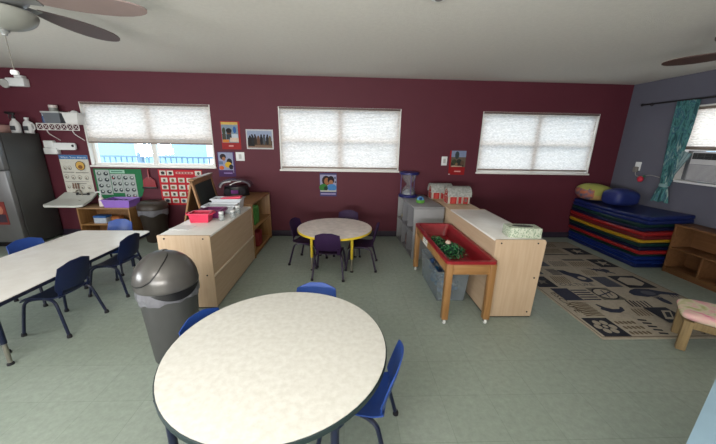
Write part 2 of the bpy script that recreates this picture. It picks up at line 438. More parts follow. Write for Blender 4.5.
# right wall window: frame, blind, air conditioner
y0, y1, z0, z1 = RW
w = struct_empty('window_4', (RX+TH/2, (y0+y1)/2, z0)); t = .018
f = MB()
for a, c, d, e in ((y0, y0+t, z0, z1), (y1-t, y1, z0, z1)): f.span(RX-.004, RX+TH, a, c, d, e, WHITEFRAME)
f.span(RX-.004, RX+TH, y0+t, y1-t, z1-t, z1, WHITEFRAME); f.span(RX-.004, RX+TH, y0+t, y1-t, z0, z0+.01, WHITEFRAME)
f.build('window_frame', w)
f = MB(); f.span(RX+.11, RX+.15, y0+t, y1-t, 1.50, 1.54, WHITEFRAME, .004); f.span(RX+.11, RX+.15, y0+t, y1-t, z1-t-.04, z1-t, WHITEFRAME, .004)
f.span(RX+.11, RX+.15, y0+t, y0+t+.04, 1.54, z1-t-.04, WHITEFRAME, .004); f.span(RX+.11, RX+.15, y1-t-.04, y1-t, 1.54, z1-t-.04, WHITEFRAME, .004); f.build('sash', w)
g = MB(); g.span(RX+.128, RX+.132, y0+t+.04, y1-t-.04, 1.54, z1-t-.04, GLASS); g.build('glass', w)
f = MB(); f.span(RX+.085, RX+.10, 3.66, y1-t-.002, z0+.012, 1.50, M('filler_grey', (120, 122, 128), .6)); f.span(RX+.085, RX+.10, y0+t+.002, 2.92, z0+.012, 1.50, WHITEFRAME); f.build('filler_panel', w)
t = thing('window_blind', 'pale pleated blind lowered to the top of the air conditioner on the grey-blue wall', 'blind', (RX+.04, (y0+y1)/2, 1.5))
h = MB(); h.span(RX+.006, RX+.06, y0+.022, y1-.022, z1-.05, z1-.019, BLINDRAIL, .004); h.build('headrail', t)
f = MB(); pleated(f, y0+.024, y1-.024, 1.552, z1-.049, .033, 22, lambda x, y, z: (RX+y, x, z)); f.build('fabric', t)
r = MB(); r.span(RX+.012, RX+.05, y0+.024, y1-.024, 1.515, 1.553, BLINDRAIL, .005); r.build('bottom_rail', t)

ac = thing('air_conditioner', 'white and grey window air conditioner below the blind on the grey-blue wall', 'air conditioner', (RX, 3.29, 1.13))
ACW = M('ac_white', (192, 192, 194), .45, var=.05); ACG = M('ac_grille_grey', (136, 136, 142), .6, var=.08)
b = MB(); b.span(RX-.10, RX+.30, 2.94, 3.64, 1.14, 1.495, ACW, .012); b.build('case', ac)
b = MB(); b.span(RX-.118, RX-.10, 2.95, 3.63, 1.155, 1.345, ACG, .004)
for k in range(14): b.span(RX-.122, RX-.118, 2.97, 3.61, 1.165+k*.0128, 1.170+k*.0128, ACW)
b.build('intake_grille', ac)
b = MB(); b.span(RX-.116, RX-.10, 2.97, 3.61, 1.405, 1.478, BLACKP)
for k in range(3): b.span(RX-.12, RX-.116, 2.97, 3.61, 1.418+k*.022, 1.422+k*.022, M('ac_louver', (60, 60, 64), .5))
for k in range(8): b.span(RX-.119, RX-.116, 3.03+k*.075, 3.036+k*.075, 1.405, 1.478, M('ac_louver', (60, 60, 64), .5))
b.build('air_outlet', ac)
b = MB(); b.span(RX-.114, RX-.10, 3.25, 3.31, 1.362, 1.392, BLACKP, .003); b.build('badge', ac)
b = MB(); b.span(RX-.07, RX+.02, 2.9, 3.79, 1.10, 1.128, WHITEP, .006); b.build('support_ledge', ac)

# outside the windows
b = MB(); b.span(-14, 14, D+5.2, D+5.4, -.5, 2.7, M('pale_blue_siding', (150, 190, 216), .8, var=.04)); b.span(-14, 14, D+5.15, D+5.45, 2.7, 2.82, WHITEFRAME)
for xx in (-10.4, -8.2, -6.6, -4.4): b.span(xx, xx+.22, D+5.12, D+5.2, -.4, 2.7, WHITEFRAME)
o = struct(b.build('exterior_wall'))
b = MB(); b.span(-20, 20, D+TH+.05, D+5.2, -.6, -.5, M('pale_concrete', (190, 200, 204), .9)); struct(b.build('exterior_ground'))
rl = thing('deck_railing', 'pale blue outdoor railing with upright bars seen below the raised blind', 'railing', (-5.4, D+2.2, -.5))
RAIL = M('railing_paint', (126, 158, 184), .6)
b = MB(); b.span(-8.4, -2.6, D+2.17, D+2.23, 1.09, 1.13, RAIL, .006); b.build('handrail', rl)
b = MB(); b.span(-8.4, -2.6, D+2.18, D+2.22, .15, .19, RAIL, .006); b.build('bottom_rail', rl)
for k in range(4):
    b = MB(); x = -8.3+k*1.85; b.span(x, x+.09, D+2.155, D+2.245, -.5, 1.2, RAIL, .006); b.build('post', rl)
for k in range(46):
    b = MB(); x = -8.12+k*.12; b.span(x, x+.022, D+2.19, D+2.21, .19, 1.09, RAIL); b.build('baluster', rl)

# ------------------------------------------------------------------ chairs
def chair(name, label, group, shell, leg, K=1.):
    t = thing(name, label, 'chair', (0, 0, 0), 0, group)
    s = MB()
    def seat(u, v):
        x = (u-.5)*.315*(1-.10*(1-v)); y = -.15+v*.31
        z = .308-.014*(1-(2*u-1)**2)*(1-.5*v)-(.035*max(0, (v-.78)/.22)**2)+(.02*max(0, (.2-v)/.2)**2)
        return (x, y, z)
    s.grid(seat, 10, 12, shell, .007); s.build('seat', t, True)
    s = MB()
    def back(u, v):
        w = .152-.016*v
        if v < .12: w = .135+.015*(v/.12)
        x = (2*u-1)*w; c = (2*u-1)**2
        z = .352+v*.222-.032*v*v*max(0, (abs(2*u-1)-.38)/.62)
        y = -.158-.055*v+.026*c-.006*(1-c)*math.sin(PI*v)
        return (x, y, z)
    s.grid(back, 12, 10, shell, -.007)
    for k in (-1, 1):                     # moulded straps that carry the back up from the seat
        s.grid(lambda u, v, k=k: (k*(.105+.028*u), -.142-.018*v+.018*v*u, .30+.075*v), 2, 4, shell, -.007*1)
    s.build('backrest', t, True)
    for k in (-1, 1):
        for fr in (-1, 1):
            l = MB()
            foot = (k*.178, fr*.185-.008, .008)
            l.tube([(k*.118, -.0*fr, .288), (k*.135, fr*.075, .286), (k*.150, fr*.118, .268), (k*.158, fr*.140, .215), foot], .0115, leg, 8, 4)
            lo = l.build('leg', t, True)
            c = MB(); c.lathe([(.0, 0), (.017, 0), (.017, .012), (.013, .026), (0, .027)], RUBBER, (foot[0], foot[1], 0), 10); c.build('foot_cap', lo, True)
    c = MB(); c.tube([(-.118, 0, .288), (.118, 0, .288)], .010, leg, 8, 1); c.tube([(-.13, -.06, .287), (.13, -.06, .287)], .008, leg, 8, 1); c.build('seat_brace', t, True)
    for ch in list(COL.objects):
        if ch.parent == t:
            for v in ch.data.vertices: v.co.z *= K
            for g in COL.objects:
                if g.parent == ch:
                    for v in g.data.vertices: v.co.z *= K
    return t
def face(dx, dy): return math.atan2(dy, dx)-PI/2      # chair faces +Y at rotation 0

G1 = 'navy chairs around the long table'
nv = chair('child_chair', 'x', G1, NAVYS, NAVYL, 1.05)
rect = [
 ((-2.37, 2.335, 0), face(-1, .06), 'navy blue child chair at the long white table, left of the swing-top can'),
 ((-2.36, 2.965, 0), face(-1, .02), 'navy blue child chair by the far corner of the long white table'),
 ((-2.64, 1.785, 0), face(-.02, 1), 'navy blue child chair at the left edge, only a leg showing under the table'),
]
for i, (p, r, l) in enumerate(rect): place(nv, i == 0, p, r, l)
bl = chair('child_chair', 'x', 'bright blue child chairs', BLUES, NAVYL, 1.0)
blues = [
 ((-2.93, 2.83, 0), face(.95, -.25), 'bright blue child chair behind the long white table, in front of the fridge'),
 ((-2.74, 3.44, 0), face(0.02, -1), 'bright blue child chair at the far end of the long white table'),
 ((-.662, 1.485, 0), face(.92, -.38), 'bright blue child chair tucked under the big round table beside the swing-top bin'),
 ((-.212, 1.745, 0), face(-.04, -1), 'bright blue child chair tucked behind the big round table, facing the camera'),
 ((.072, 1.275, 0), face(-.97, .25), 'bright blue child chair right of the big round table, backrest seen edge-on'),
]
for i, (p, r, l) in enumerate(blues): place(bl, i == 0, p, r, l)
pu = chair('child_chair', 'x', 'purple chairs around the small round table', PURPS, PURPL)
purps = [
 ((-.185, 3.32, 0), face(.08, 1), 'purple child chair at the near side of the yellow-edged round table, its back to us'),
 ((-.475, 3.69, 0), face(.94, -.30), 'purple child chair at the left side of the yellow-edged round table'),
 ((.20, 3.565, 0), face(-.98, .12), 'purple child chair between the yellow-edged round table and the grey cubby shelf'),
 ((.03, 4.035, 0), face(-.05, -1), 'purple child chair behind the yellow-edged round table, against the maroon wall'),
]
for i, (p, r, l) in enumerate(purps): place(pu, i == 0, p, r, l)

# ------------------------------------------------------------------ tables
def round_table(name, label, c, R, h, top, band, leg, low, rl, a0):
    t = thing(name, label, 'table', (c[0], c[1], 0))
    b = MB(); b.lathe([(0, h-.026), (R-.003, h-.026), (R-.003, h-.001), (R-.012, h), (0, h)], top, (c[0], c[1], 0), 64); b.build('tabletop', t)
    b = MB()
    b.lathe([(R-.003, h-.030), (R+.002, h-.028), (R+.003, h-.006), (R-.001, h-.003), (R-.003, h-.005)], band, (c[0], c[1], 0), 64); b.build('edge_band', t)
    for k in range(4):
        a = a0+k*PI/2; x, y = c[0]+rl*math.cos(a), c[1]+rl*math.sin(a)
        b = MB(); b.tube([(x, y, .17), (x, y, h-.03)], .0175, leg, 12, 1); b.lathe([(.04, h-.034), (.04, h-.027)], leg, (x, y, 0), 12); lo = b.build('leg', t)
        b = MB(); b.tube([(x, y, .015), (x, y, .20)], .0135, low, 10, 1); b.build('leg_insert', lo)
        b = MB(); b.lathe([(0, 0), (.02, 0), (.02, .01), (.012, .022), (0, .023)], RUBBER, (x, y, 0), 12); b.build('foot', lo)
    return t
round_table('round_table', 'big round table with worn off-white top and dark edge in the foreground', (-.326, 1.312), .535, .56, LAMW, DKGREEN, NAVYL, STEELT, .5, .62)
round_table('round_table', 'small round table with pale top, yellow edge and yellow legs by the back wall', (-.135, 3.638), .464, .49, LAMG, YELLOW, YELLOW, STEELT, .345, math.radians(38))
TX0, TX1, TY0, TY1, TZ = -3.02, -2.232, 1.66, 3.395, .505
t = thing('activity_table', 'long white rectangular child table with dark blue edge at left', 'table', ((TX0+TX1)/2, (TY0+TY1)/2, 0))
def rrect(x0, x1, y0, y1, r, n=6):
    o = []
    for cx, cy, a in ((x1-r, y1-r, 0), (x0+r, y1-r, PI/2), (x0+r, y0+r, PI), (x1-r, y0+r, 1.5*PI)):
        o += [(cx+r*math.cos(a+k*PI/2/n), cy+r*math.sin(a+k*PI/2/n)) for k in range(n+1)]
    return o
idf = lambda a, b_, h: (a, b_, h)
b = MB(); b.prism(rrect(TX0, TX1, TY0, TY1, .06), idf, TZ-.026, TZ, LAM); b.build('tabletop', t)
b = MB()
po, pi_ = rrect(TX0-.004, TX1+.004, TY0-.004, TY1+.004, .063), rrect(TX0-.0005, TX1+.0005, TY0-.0005, TY1+.0005, .06)
n = len(po); vs = [(x, y, TZ-.03) for x, y in po]+[(x, y, TZ-.005) for x, y in po]+[(x, y, TZ-.005) for x, y in pi_]+[(x, y, TZ-.03) for x, y in pi_]
b.add(vs, [[r*n+k, r*n+(k+1) % n, ((r+1) % 4)*n+(k+1) % n, ((r+1) % 4)*n+k] for r in range(4) for k in range(n)], NAVYL); b.build('edge_band', t)
for x in (TX0+.07, TX1-.1):
    for y in (TY0+.19, TY1-.24):
        b = MB(); b.tube([(x, y, .17), (x, y, TZ-.03)], .0175, NAVYL, 12, 1); lo = b.build('leg', t)
        b = MB(); b.tube([(x, y, .015), (x, y, .2)], .0135, STEELT, 10, 1); b.build('leg_insert', lo)
        b = MB(); b.lathe([(0, 0), (.02, 0), (.02, .01), (.012, .022), (0, .023)], RUBBER, (x, y, 0), 12); b.build('foot', lo)

# pale blue table, corner only
t = thing('low_table', 'pale blue low table, only its corner showing at the lower right', 'table', (1.95, .62, 0))
A = Vector((1.26, .803, 0)); u = Vector((.852, .523, 0)).normalized(); v = Vector((u.y, -u.x, 0))
A = A-u*.35
b = MB(); b.prism([(0, 0), (.94, 0), (.94, .6), (0, .6)], lambda a, c, h: A+u*a+v*c+Vector((0, 0, h)), .475, .5, PALEBLUE); b.build('tabletop', t)
for a in (.06, .88):
    for c in (.06, .54):
        q = A+u*a+v*c; b = MB(); b.tube([(q.x, q.y, 0), (q.x, q.y, .475)], .02, PALEBLUE, 10, 1); b.build('leg', t)

# ------------------------------------------------------------------ swing-top bin
cx, cy = -1.238, 1.955
t = thing('trash_can', 'tall dark grey swing-top trash can with rounded lid in front of the left cabinet', 'trash can', (cx, cy, 0))
b = MB(); b.lathe([(0, 0), (.142, 0), (.148, .008), (.182, .545), (.186, .553), (.180, .555), (.146, .015), (0, .012)], CANGREY, (cx, cy, 0), 40); b.build('body', t)
def bag(u, v):
    a = 2*PI*u; wob = .30*math.sin(9*a+2)+.15*math.sin(17*a)+.4*math.sin(3*a+1)
    r = .189+.004*math.sin(14*a)*v-.001; z = .578-v*(.085+.020*wob)
    return (cx+(r+.004*math.sin(v*PI))*math.cos(a), cy+(r+.004*math.sin(v*PI))*math.sin(a), z)
b = MB(); b.grid(bag, 96, 6, BAG, -.002); b.build('bin_liner', t)
lid = MB(); HB = .575
lid.lathe([(.178, HB), (.194, HB), (.197, HB+.012), (.193, HB+.03)]+[(.193*math.cos(a), HB+.03+.20*math.sin(a)) for a in [PI/2*k/12 for k in range(1, 12)]]+[(0, HB+.23)], CANLID, (cx, cy, 0), 48)
lo = lid.build('lid', t)
# the swinging flap: a slightly larger shell patch over part of the dome, with a dark gap round it
def domept(a, e, k): return (cx+.193*k*math.cos(e)*math.cos(a), cy+.193*k*math.cos(e)*math.sin(a), HB+.03+.20*k*math.sin(e))
EB = [(105, .30), (130, .10), (170, .05), (212, .07), (240, .11), (258, .19), (272, .33), (284, .58), (296, .88), (312, 1.14), (332, 1.34)]
def eb(a):
    for (a0, e0), (a1, e1) in zip(EB, EB[1:]):
        if a <= a1: return e0+(e1-e0)*(a-a0)/(a1-a0)
    return EB[-1][1]
def patch(k, d):
    def fn(u, v):
        a = 104+228*u; e = eb(a)-d
        return domept(math.radians(a), e+(1.566-e)*v, k)
    return fn
b = MB(); b.grid(patch(1.005, .05), 60, 16, BLACKP, -.002); b.build('flap_gap', lo)
b = MB(); b.grid(patch(1.016, 0), 60, 16, CANLID, -.004); b.build('flap', lo)
b = MB()
def slot(u, v):
    a = math.radians(-88+96*u); w = .058*math.sin(PI*u)**.8
    z = HB-.002-v*w; r = .1955+.002*v
    return (cx+r*math.cos(a), cy+r*math.sin(a), z)
b.grid(slot, 24, 2, BLACKP, -.002); b.build('shadow_gap', lo)

# brown bin by the wall
cx, cy = -2.905, 4.53
t = thing('trash_can', 'dark brown trash can with grey liner and dark lid against the back wall', 'trash can', (cx, cy, 0))
b = MB(); b.lathe([(0, 0), (.135, 0), (.14, .008), (.188, .50), (.184, .50), (.136, .012), (0, .012)], BROWNC, (cx, cy, 0), 32); b.build('body', t)
b = MB()
b.grid(lambda u, v: (cx+(.196+.003*math.sin(20*PI*u))*math.cos(2*PI*u), cy+(.196+.003*math.sin(20*PI*u))*math.sin(2*PI*u), .505-v*(.075+.02*math.sin(10*PI*u+1))), 60, 4, BAG, -.002); b.build('bin_liner', t)
b = MB(); b.lathe([(.18, .505), (.204, .505), (.206, .53), (.19, .585), (.15, .615), (.05, .625), (0, .625)], BROWNC, (cx, cy, 0), 32); b.build('lid', t)

# ------------------------------------------------------------------ left cabinet group
def screw(mb, x, y, z, ax='y'):
    pts = {'y': [(x, y+.001, z), (x, y-.003, z)], 'x': [(x-.001, y, z), (x+.003, y, z)]}[ax]
    mb.tube(pts, .0075, BLACKP, 10, 1)
X0, X1, Y0, Y1, Z = -1.645, -1.192, 2.55, 3.75, .724
t = thing('storage_cabinet', 'light birch storage cabinet with plain back panels and white top behind the swing-top bin', 'cabinet', ((X0+X1)/2, (Y0+Y1)/2, 0))
b = MB(); b.span(X0, X1, Y0, Y0+.02, .02, Z, BIRCH, .003); b.build('end_panel', t)
b = MB(); b.span(X0, X1, Y1-.02, Y1, .02, Z, BIRCH, .003); b.build('end_panel', t)
b = MB(); b.span(X1-.012, X1-.002, Y0+.02, Y1-.02, .345, Z-.02, BIRCHY); b.build('upper_back_panel', t)
b = MB(); b.span(X1-.012, X1-.002, Y0+.02, Y1-.02, .025, .33, BIRCHY); b.build('lower_back_panel', t)
b = MB(); b.span(X0+.01, X1+.008, Y0+.006, Y1-.006, .328, .346, M('pale_edge_strip', (206, 190, 170), .4), .003); b.build('middle_shelf', t)
b = MB(); b.span(X0+.01, X1-.012, Y0+.02, Y1-.02, .02, .036, BIRCHY); b.build('bottom_shelf', t)
b = MB(); b.span(X0+.006, X1, Y0+.02, Y1-.02, Z-.02, Z-.001, LAM, .002); b.build('top', t)
b = MB()
for x, z in ((X0+.06, Z-.03), (X1-.06, Z-.03), (X1-.06, .345), (X0+.06, .345)): screw(b, x, Y0, z)
b.build('screw_caps', t)
b = MB(); b.span(X0+.02, X1-.02, Y0+.02, Y1-.02, 0, .02, BLACKP); b.build('plinth', t)

X0, X1, Y0, Y1, Z = -1.66, -1.195, 3.80, 4.70, .742
t = thing('open_shelf', 'brown wooden open shelf between the left cabinet and the back wall', 'shelf', ((X0+X1)/2, (Y0+Y1)/2, 0))
for y in (Y0, Y1-.02, ):
    b = MB(); b.span(X0, X1, y, y+.02, 0, Z-.02, OAK, .003); b.build('side_panel', t)
b = MB(); b.span(X0, X1, Y0, Y1, Z-.02, Z, MIDWOOD, .004); b.build('top', t)
b = MB(); b.span(X0, X0+.01, Y0+.02, Y1-.02, .03, Z-.02, MIDWOOD); b.build('back_panel', t)
for z in (.03, .38):
    b = MB(); b.span(X0+.01, X1-.004, Y0+.02, Y1-.02, z, z+.018, OAKY, .002); b.build('shelf_board', t)
b = MB(); b.span(X0+.02, X1-.02, Y0+.02, Y1-.02, 0, .03, MIDWOOD); b.build('plinth', t)
GRN = M('green_cover', (70, 132, 58), .6); RED2 = M('red_cover', (128, 34, 36), .6)
o = MB(); o.span(-1.45, -1.235, 4.02, 4.22, .398, .63, GRN, .01); o.span(-1.44, -1.245, 4.03, 4.21, .63, .645, M('green_rim', (110, 170, 90), .6), .004); tag(o.build('storage_bin'), 'green bin on the upper shelf of the brown wooden open shelf', 'bin')
o = MB(); o.span(-1.45, -1.235, 4.12, 4.30, .048, .25, RED2, .01); o.span(-1.44, -1.24, 4.13, 4.29, .25, .262, RED2, .003); tag(o.build('storage_bin'), 'dark red bin on the bottom shelf of the brown wooden open shelf', 'bin')

# things on the left cabinet
def tray(name, label, cat, c, sx, sy, h, mat, z, rz=0, group=None, flare=.88, handles=False):
    t = thing(name, label, cat, (c[0], c[1], z), rz, group)
    b = MB(); w = .006
    def ring(s, zz, inset=0): return [Vector((a*(sx/2*s-inset), q*(sy/2*s-inset), zz)) for a, q in ((-1, -1), (1, -1), (1, 1), (-1, 1))]
    L = [ring(flare, 0), ring(1, h), ring(1, h, w), ring(flare, w, w)]
    vs = sum(L, []); fs = [[0, 3, 2, 1], [12, 13, 14, 15]]
    for r in range(3):
        for k in range(4): fs.append([r*4+k, r*4+(k+1) % 4, (r+1)*4+(k+1) % 4, (r+1)*4+k])
    b.add(vs, fs, mat); b.build('tub', t, True)
    b = MB(); e = .012
    for x0, x1, y0, y1 in ((-sx/2-e, sx/2+e, -sy/2-e, -sy/2+.002), (-sx/2-e, sx/2+e, sy/2-.002, sy/2+e), (-sx/2-e, -sx/2+.002, -sy/2, sy/2), (sx/2-.002, sx/2+e, -sy/2, sy/2)):
        b.span(x0, x1, y0, y1, h-.012, h, mat, .003)
    b.build('rim', t, True)
    if handles:
        for k in (-1, 1):
            b = MB(); b.tube([(k*sx/2, -.05, h-.02), (k*(sx/2+.035), -.03, h-.008), (k*(sx/2+.035), .03, h-.008), (k*sx/2, .05, h-.02)], .007, mat, 8, 4)
            b.build('handle', t, True)
    return t
HOTP = M('hot_pink_plastic', (206, 52, 84), .4); MAGP = M('dark_magenta_plastic', (112, 40, 92), .4)
TRW = clear_plastic('milky_tray', (206, 210, 216), .82)
tray('basket', 'coral pink basket with side handles on the left cabinet top', 'basket', (-1.475, 3.03), .19, .15, .095, HOTP, .725, .1, handles=True)
tray('basket', 'dark magenta basket behind the coral pink one on the left cabinet top', 'basket', (-1.43, 3.225), .20, .16, .09, MAGP, .725, 0, handles=True)
tray('tray', 'milky white shallow tray behind the magenta basket on the left cabinet', 'tray', (-1.435, 3.435), .34, .19, .09, TRW, .725, .05)
tray('tray', 'milky white tray holding a pink case, at the far end of the left cabinet', 'tray', (-1.43, 3.65), .34, .17, .125, TRW, .725, .03)
o = MB(); o.box((-1.385, 3.645, .852), (.24, .10, .03), HOTP, .01, rot=Matrix.Rotation(-.10, 3, 'Y')); o.box((-1.42, 3.645, .80), (.2, .12, .09), MAGP, .01); tag(o.build('pencil_case'), 'pink pencil case lying across the far white tray', 'case')
for i, (x, y, h, l) in enumerate(((-1.285, 3.06, .085, 'small clear jar on the left cabinet, beside the coral pink basket'), (-1.222, 3.20, .07, 'small clear jar on the left cabinet, middle of the three'), (-1.222, 3.36, .085, 'small clear jar on the left cabinet, beside the shallow white tray'))):
    t = thing('jar', l, 'jar', (x, y, .725), 0, 'small jars on the left cabinet')
    b = MB(); b.lathe([(0, 0), (.026, 0), (.028, .005), (.028, h*.75), (.022, h*.85), (.022, h), (.02, h), (.02, h*.84), (.025, .006), (0, .005)], CLEARL, (x, y, .725), 20); b.build('body', t)
    b = MB(); b.lathe([(.024, h*.88), (.024, h+.008), (0, h+.009)], WHITEP, (x, y, .725), 20); b.build('lid', t)
o = MB(); o.prism([(-.1, -.07), (.1, -.075), (.1, .07), (-.1, .075)], lambda a, c, h: (-1.545+a*.9+c*.15, 2.80+c-a*.1, .7235+h), 0, .002, P((232, 234, 236))); tag(o.build('paper_sheet'), 'white paper sheet lying on the near end of the left cabinet top', 'paper')

# stereo on the wooden shelf
t = thing('portable_stereo', 'black portable stereo with silver edges and a carry handle on the brown wooden open shelf', 'stereo', (-1.60, 4.42, .742), .12)
b = MB(); b.grid(lambda u, v: (.19*math.cos(2*PI*u)*(1-.12*v)*(1 if abs(math.cos(2*PI*u)) < .9 else .97), .11*math.sin(2*PI*u), .005+.13*v), 32, 4, BLACKP, 0)
b.add([(.19*.88*math.cos(2*PI*k/32), .11*math.sin(2*PI*k/32), .135) for k in range(32)], [list(range(32))], BLACKP); b.build('body', t, True)
b = MB(); b.grid(lambda u, v: (.20*math.cos(PI*u), -.105+.21*v, .135+.085*math.sin(PI*u)**.8+.0*v), 20, 4, M('black_lilac_plastic', (52, 44, 58), .25), .02); b.build('lid', t, True)
b = MB(); b.tube([(-.195, -.10, .13), (-.15, -.114, .19), (-.04, -.116, .215)], [.014, .008], M('silver_plastic', (190, 188, 196), .3, metal=.3), 8, 5); b.tube([(-.06, -.112, .165), (.02, -.115, .2), (.10, -.114, .215)], .006, WHITEP, 8, 4); b.build('silver_edge', t, True)
for k in (-1, 1):
    b = MB(); b.lathe([(0, -.004), (.045, -.004), (.045, .004), (0, .008)], M('speaker_cloth', (40, 36, 46), .8), n=20, xf=Matrix.Translation((k*.105, -.098, .065)) @ Matrix.Rotation(PI/2, 4, 'X')); b.build('speaker', t, True)
b = MB(); b.span(-.05, .05, -.118, -.108, .04, .09, P((120, 60, 130)), .002); b.build('display', t, True)

# easel behind the cabinet
t = thing('easel', 'wooden A-frame easel with a dark chalkboard behind the left cabinet', 'easel', (-1.93, 4.08, 0))
ra, rb_ = Vector((-1.885, 3.74, 1.035)), Vector((-1.965, 4.44, 1.035))
b = MB()
for y, p in ((0, ra), (1, rb_)): pass
dxR, dxL = .205, -.27
def slope(p, dx, z): return Vector((p.x+dx*(1.035-z)/1.035, p.y, z))
for (dx, nm) in ((dxR, 'board_frame'), (dxL, 'board_frame')):
    b = MB()
    for p in (ra, rb_):
        top, bot = slope(p, dx, 1.03), slope(p, dx, 0)
        d = (top-bot); c = (top+bot)/2
        ang = math.atan2(d.x, d.z)
        b.box(c, (.022, .045, d.length), EASELW, .003, rot=Matrix.Rotation(ang, 3, 'Y'))
    for z in (1.005, .50, ):
        p, q = slope(ra, dx, z), slope(rb_, dx, z); c = (p+q)/2
        b.box(c, (.022, (q-p).length-.04, .05), EASELW, .003, rot=Matrix.Rotation(math.atan2(-(q.x-p.x), q.y-p.y), 3, 'Z') @ Matrix.Rotation(math.atan2(-dx, 1.035), 3, 'Y'))
    b.build(nm, t)
    b = MB(); p0, p1, q0, q1 = slope(ra, dx, .98), slope(rb_, dx, .98), slope(ra, dx, .525), slope(rb_, dx, .525)
    off = Vector((.004 if dx > 0 else -.004, 0, 0)); e = Vector((0, .022, 0))
    vs = [p0+e+off, p1-e+off, q1-e+off, q0+e+off]; vs += [x-off*2.5 for x in vs]
    b.add(vs, [[0, 1, 2, 3], [7, 6, 5, 4], [0, 4, 5, 1], [1, 5, 6, 2], [2, 6, 7, 3], [3, 7, 4, 0]], BOARD if dx > 0 else EASELW); b.build('chalkboard' if dx > 0 else 'backboard', t)
b = MB(); p, q = ra, rb_; b.box((p+q)/2+Vector((0, 0, .012)), (.07, (q-p).length+.05, .022), EASELW, .004, rot=Matrix.Rotation(math.atan2(-(q.x-p.x), q.y-p.y), 3, 'Z')); b.build('top_rail', t)

# ------------------------------------------------------------------ low shelf, sink, fridge
X0, X1, Y0, Y1, Z = -3.945, -3.195, 4.44, 4.765, .524
t = thing('low_shelf', 'low light wooden shelf against the back wall under the green board', 'shelf', ((X0+X1)/2, (Y0+Y1)/2, 0))
for x in (X0, X1-.02):
    b = MB(); b.span(x, x+.02, Y0, Y1, 0, Z-.02, OAK, .003); b.build('side_panel', t)
b = MB(); b.span(X0, X1, Y0, Y1, Z-.02, Z, BIRCHD, .004); b.build('top', t)
for z in (.03, .255):
    b = MB(); b.span(X0+.02, X1-.02, Y0+.005, Y1-.01, z, z+.018, OAKY, .002); b.build('shelf_board', t)
b = MB(); b.span(X0+.02, X1-.02, Y1-.01, Y1, .03, Z-.02, MIDWOOD); b.build('back_panel', t)
b = MB(); b.span(X0+.02, X1-.02, Y0+.03, Y0+.045, 0, .03, MIDWOOD); b.build('plinth', t)
t = thing('carton', 'blue and white carton on the middle board of the low shelf', 'box', (-3.69, 4.56, .273))
b = MB(); b.span(-3.78, -3.60, 4.50, 4.62, .273, .355, P((176, 186, 200)), .003); b.build('box', t)
b = MB(); b.span(-3.783, -3.597, 4.497, 4.623, .355, .385, P((52, 92, 150)), .004); b.build('lid', t)
t = thing('carton', 'small orange carton beside the blue and white one on the low shelf', 'box', (-3.47, 4.57, .273))
b = MB(); b.span(-3.54, -3.42, 4.52, 4.62, .273, .35, P((170, 112, 60)), .003); b.build('box', t)
b = MB(); b.span(-3.542, -3.418, 4.518, 4.622, .35, .37, P((150, 90, 48)), .003); b.build('lid', t)
LAV = M('lavender_plastic', (146, 108, 196), .4)
tray('storage_tub', 'lavender purple plastic tub on top of the low shelf', 'tub', (-3.385, 4.585), .40, .26, .115, LAV, .524, 0)
o = MB()
for k in range(7): o.blob((-3.53+k*.05, 4.58+.03*math.sin(k*2), .60), .035, P(((90, 70, 130), (60, 60, 90), (110, 100, 150))[k % 3]), 1, (1, 1, .8), .1)
o = o.build('cloth_scraps'); o['kind'] = 'stuff'; tag(o, 'dark bluish cloth scraps heaped inside the lavender tub', 'cloth')
t = thing('soap_bottle', 'white pump soap bottle beside the lavender tub', 'bottle', (-3.655, 4.56, .524))
b = MB(); b.lathe([(0, 0), (.035, 0), (.037, .01), (.035, .11), (.015, .14), (.015, .15), (0, .15)], M('cream_bottle', (214, 204, 200), .35), (-3.655, 4.56, .524), 20); b.build('body', t)
b = MB(); b.tube([(-3.655, 4.56, .674), (-3.655, 4.56, .735)], .006, WHITEP, 8, 1); b.lathe([(.016, .15), (.016, .168), (0, .17)], WHITEP, (-3.655, 4.56, .524), 14); b.tube([(-3.64, 4.56, .74), (-3.70, 4.548, .738), (-3.71, 4.545, .728)], .008, WHITEP, 8, 2); b.build('pump', t)

t = thing('wall_sink', 'pale grey wall-mounted sink with rounded front corners between the fridge and the low shelf', 'sink', (-4.12, 4.6, .45))
SINK = M('sink_white', (196, 198, 192), .4, var=.05)
prof = [(4.785, .69), (4.62, .615), (4.46, .585), (4.36, .572)]
def sk(u, v, low=False):
    y, z = None, None
    s = v*3; i = min(2, int(s)); fr = s-i
    y = prof[i][0]+(prof[i+1][0]-prof[i][0])*fr; z = prof[i][1]+(prof[i+1][1]-prof[i][1])*fr
    xl, xr = -4.36, -3.80
    k = max(0, (v-.82)/.18)
    xl += .05*k*k; xr -= .09*k*k
    xl += 0; xr -= .08*(1-v)
    return Vector((xl+(xr-xl)*u, y, z))
b = MB(); NU, NV = 12, 12
top = [[sk(i/NU, j/NV) for j in range(NV+1)] for i in range(NU+1)]
def under(p, i, j): # tapered underside
    c = Vector((-4.08, 4.785, 0)); k = .78
    edge = i in (0, NU) or j == NV
    q = Vector((c.x+(p.x-c.x)*k, c.y+(p.y-c.y)*k, p.z-.044))
    return q
vs = [p for r in top for p in r]; o1 = len(vs)
vs += [p-Vector((0, 0, .028)) for r in top for p in r]; o2 = len(vs)
vs += [under(p, i, j) for i, r in enumerate(top) for j, p in enumerate(r)]
ii = lambda i, j: i*(NV+1)+j
fs = [[ii(i, j), ii(i+1, j), ii(i+1, j+1), ii(i, j+1)] for i in range(NU) for j in range(NV)]
fs += [[o2+k for k in q[::-1]] for q in fs[:NU*NV]]
ring = [(i, 0) for i in range(NU)]+[(NU, j) for j in range(NV)]+[(i, NV) for i in range(NU, 0, -1)]+[(0, j) for j in range(NV, 0, -1)]
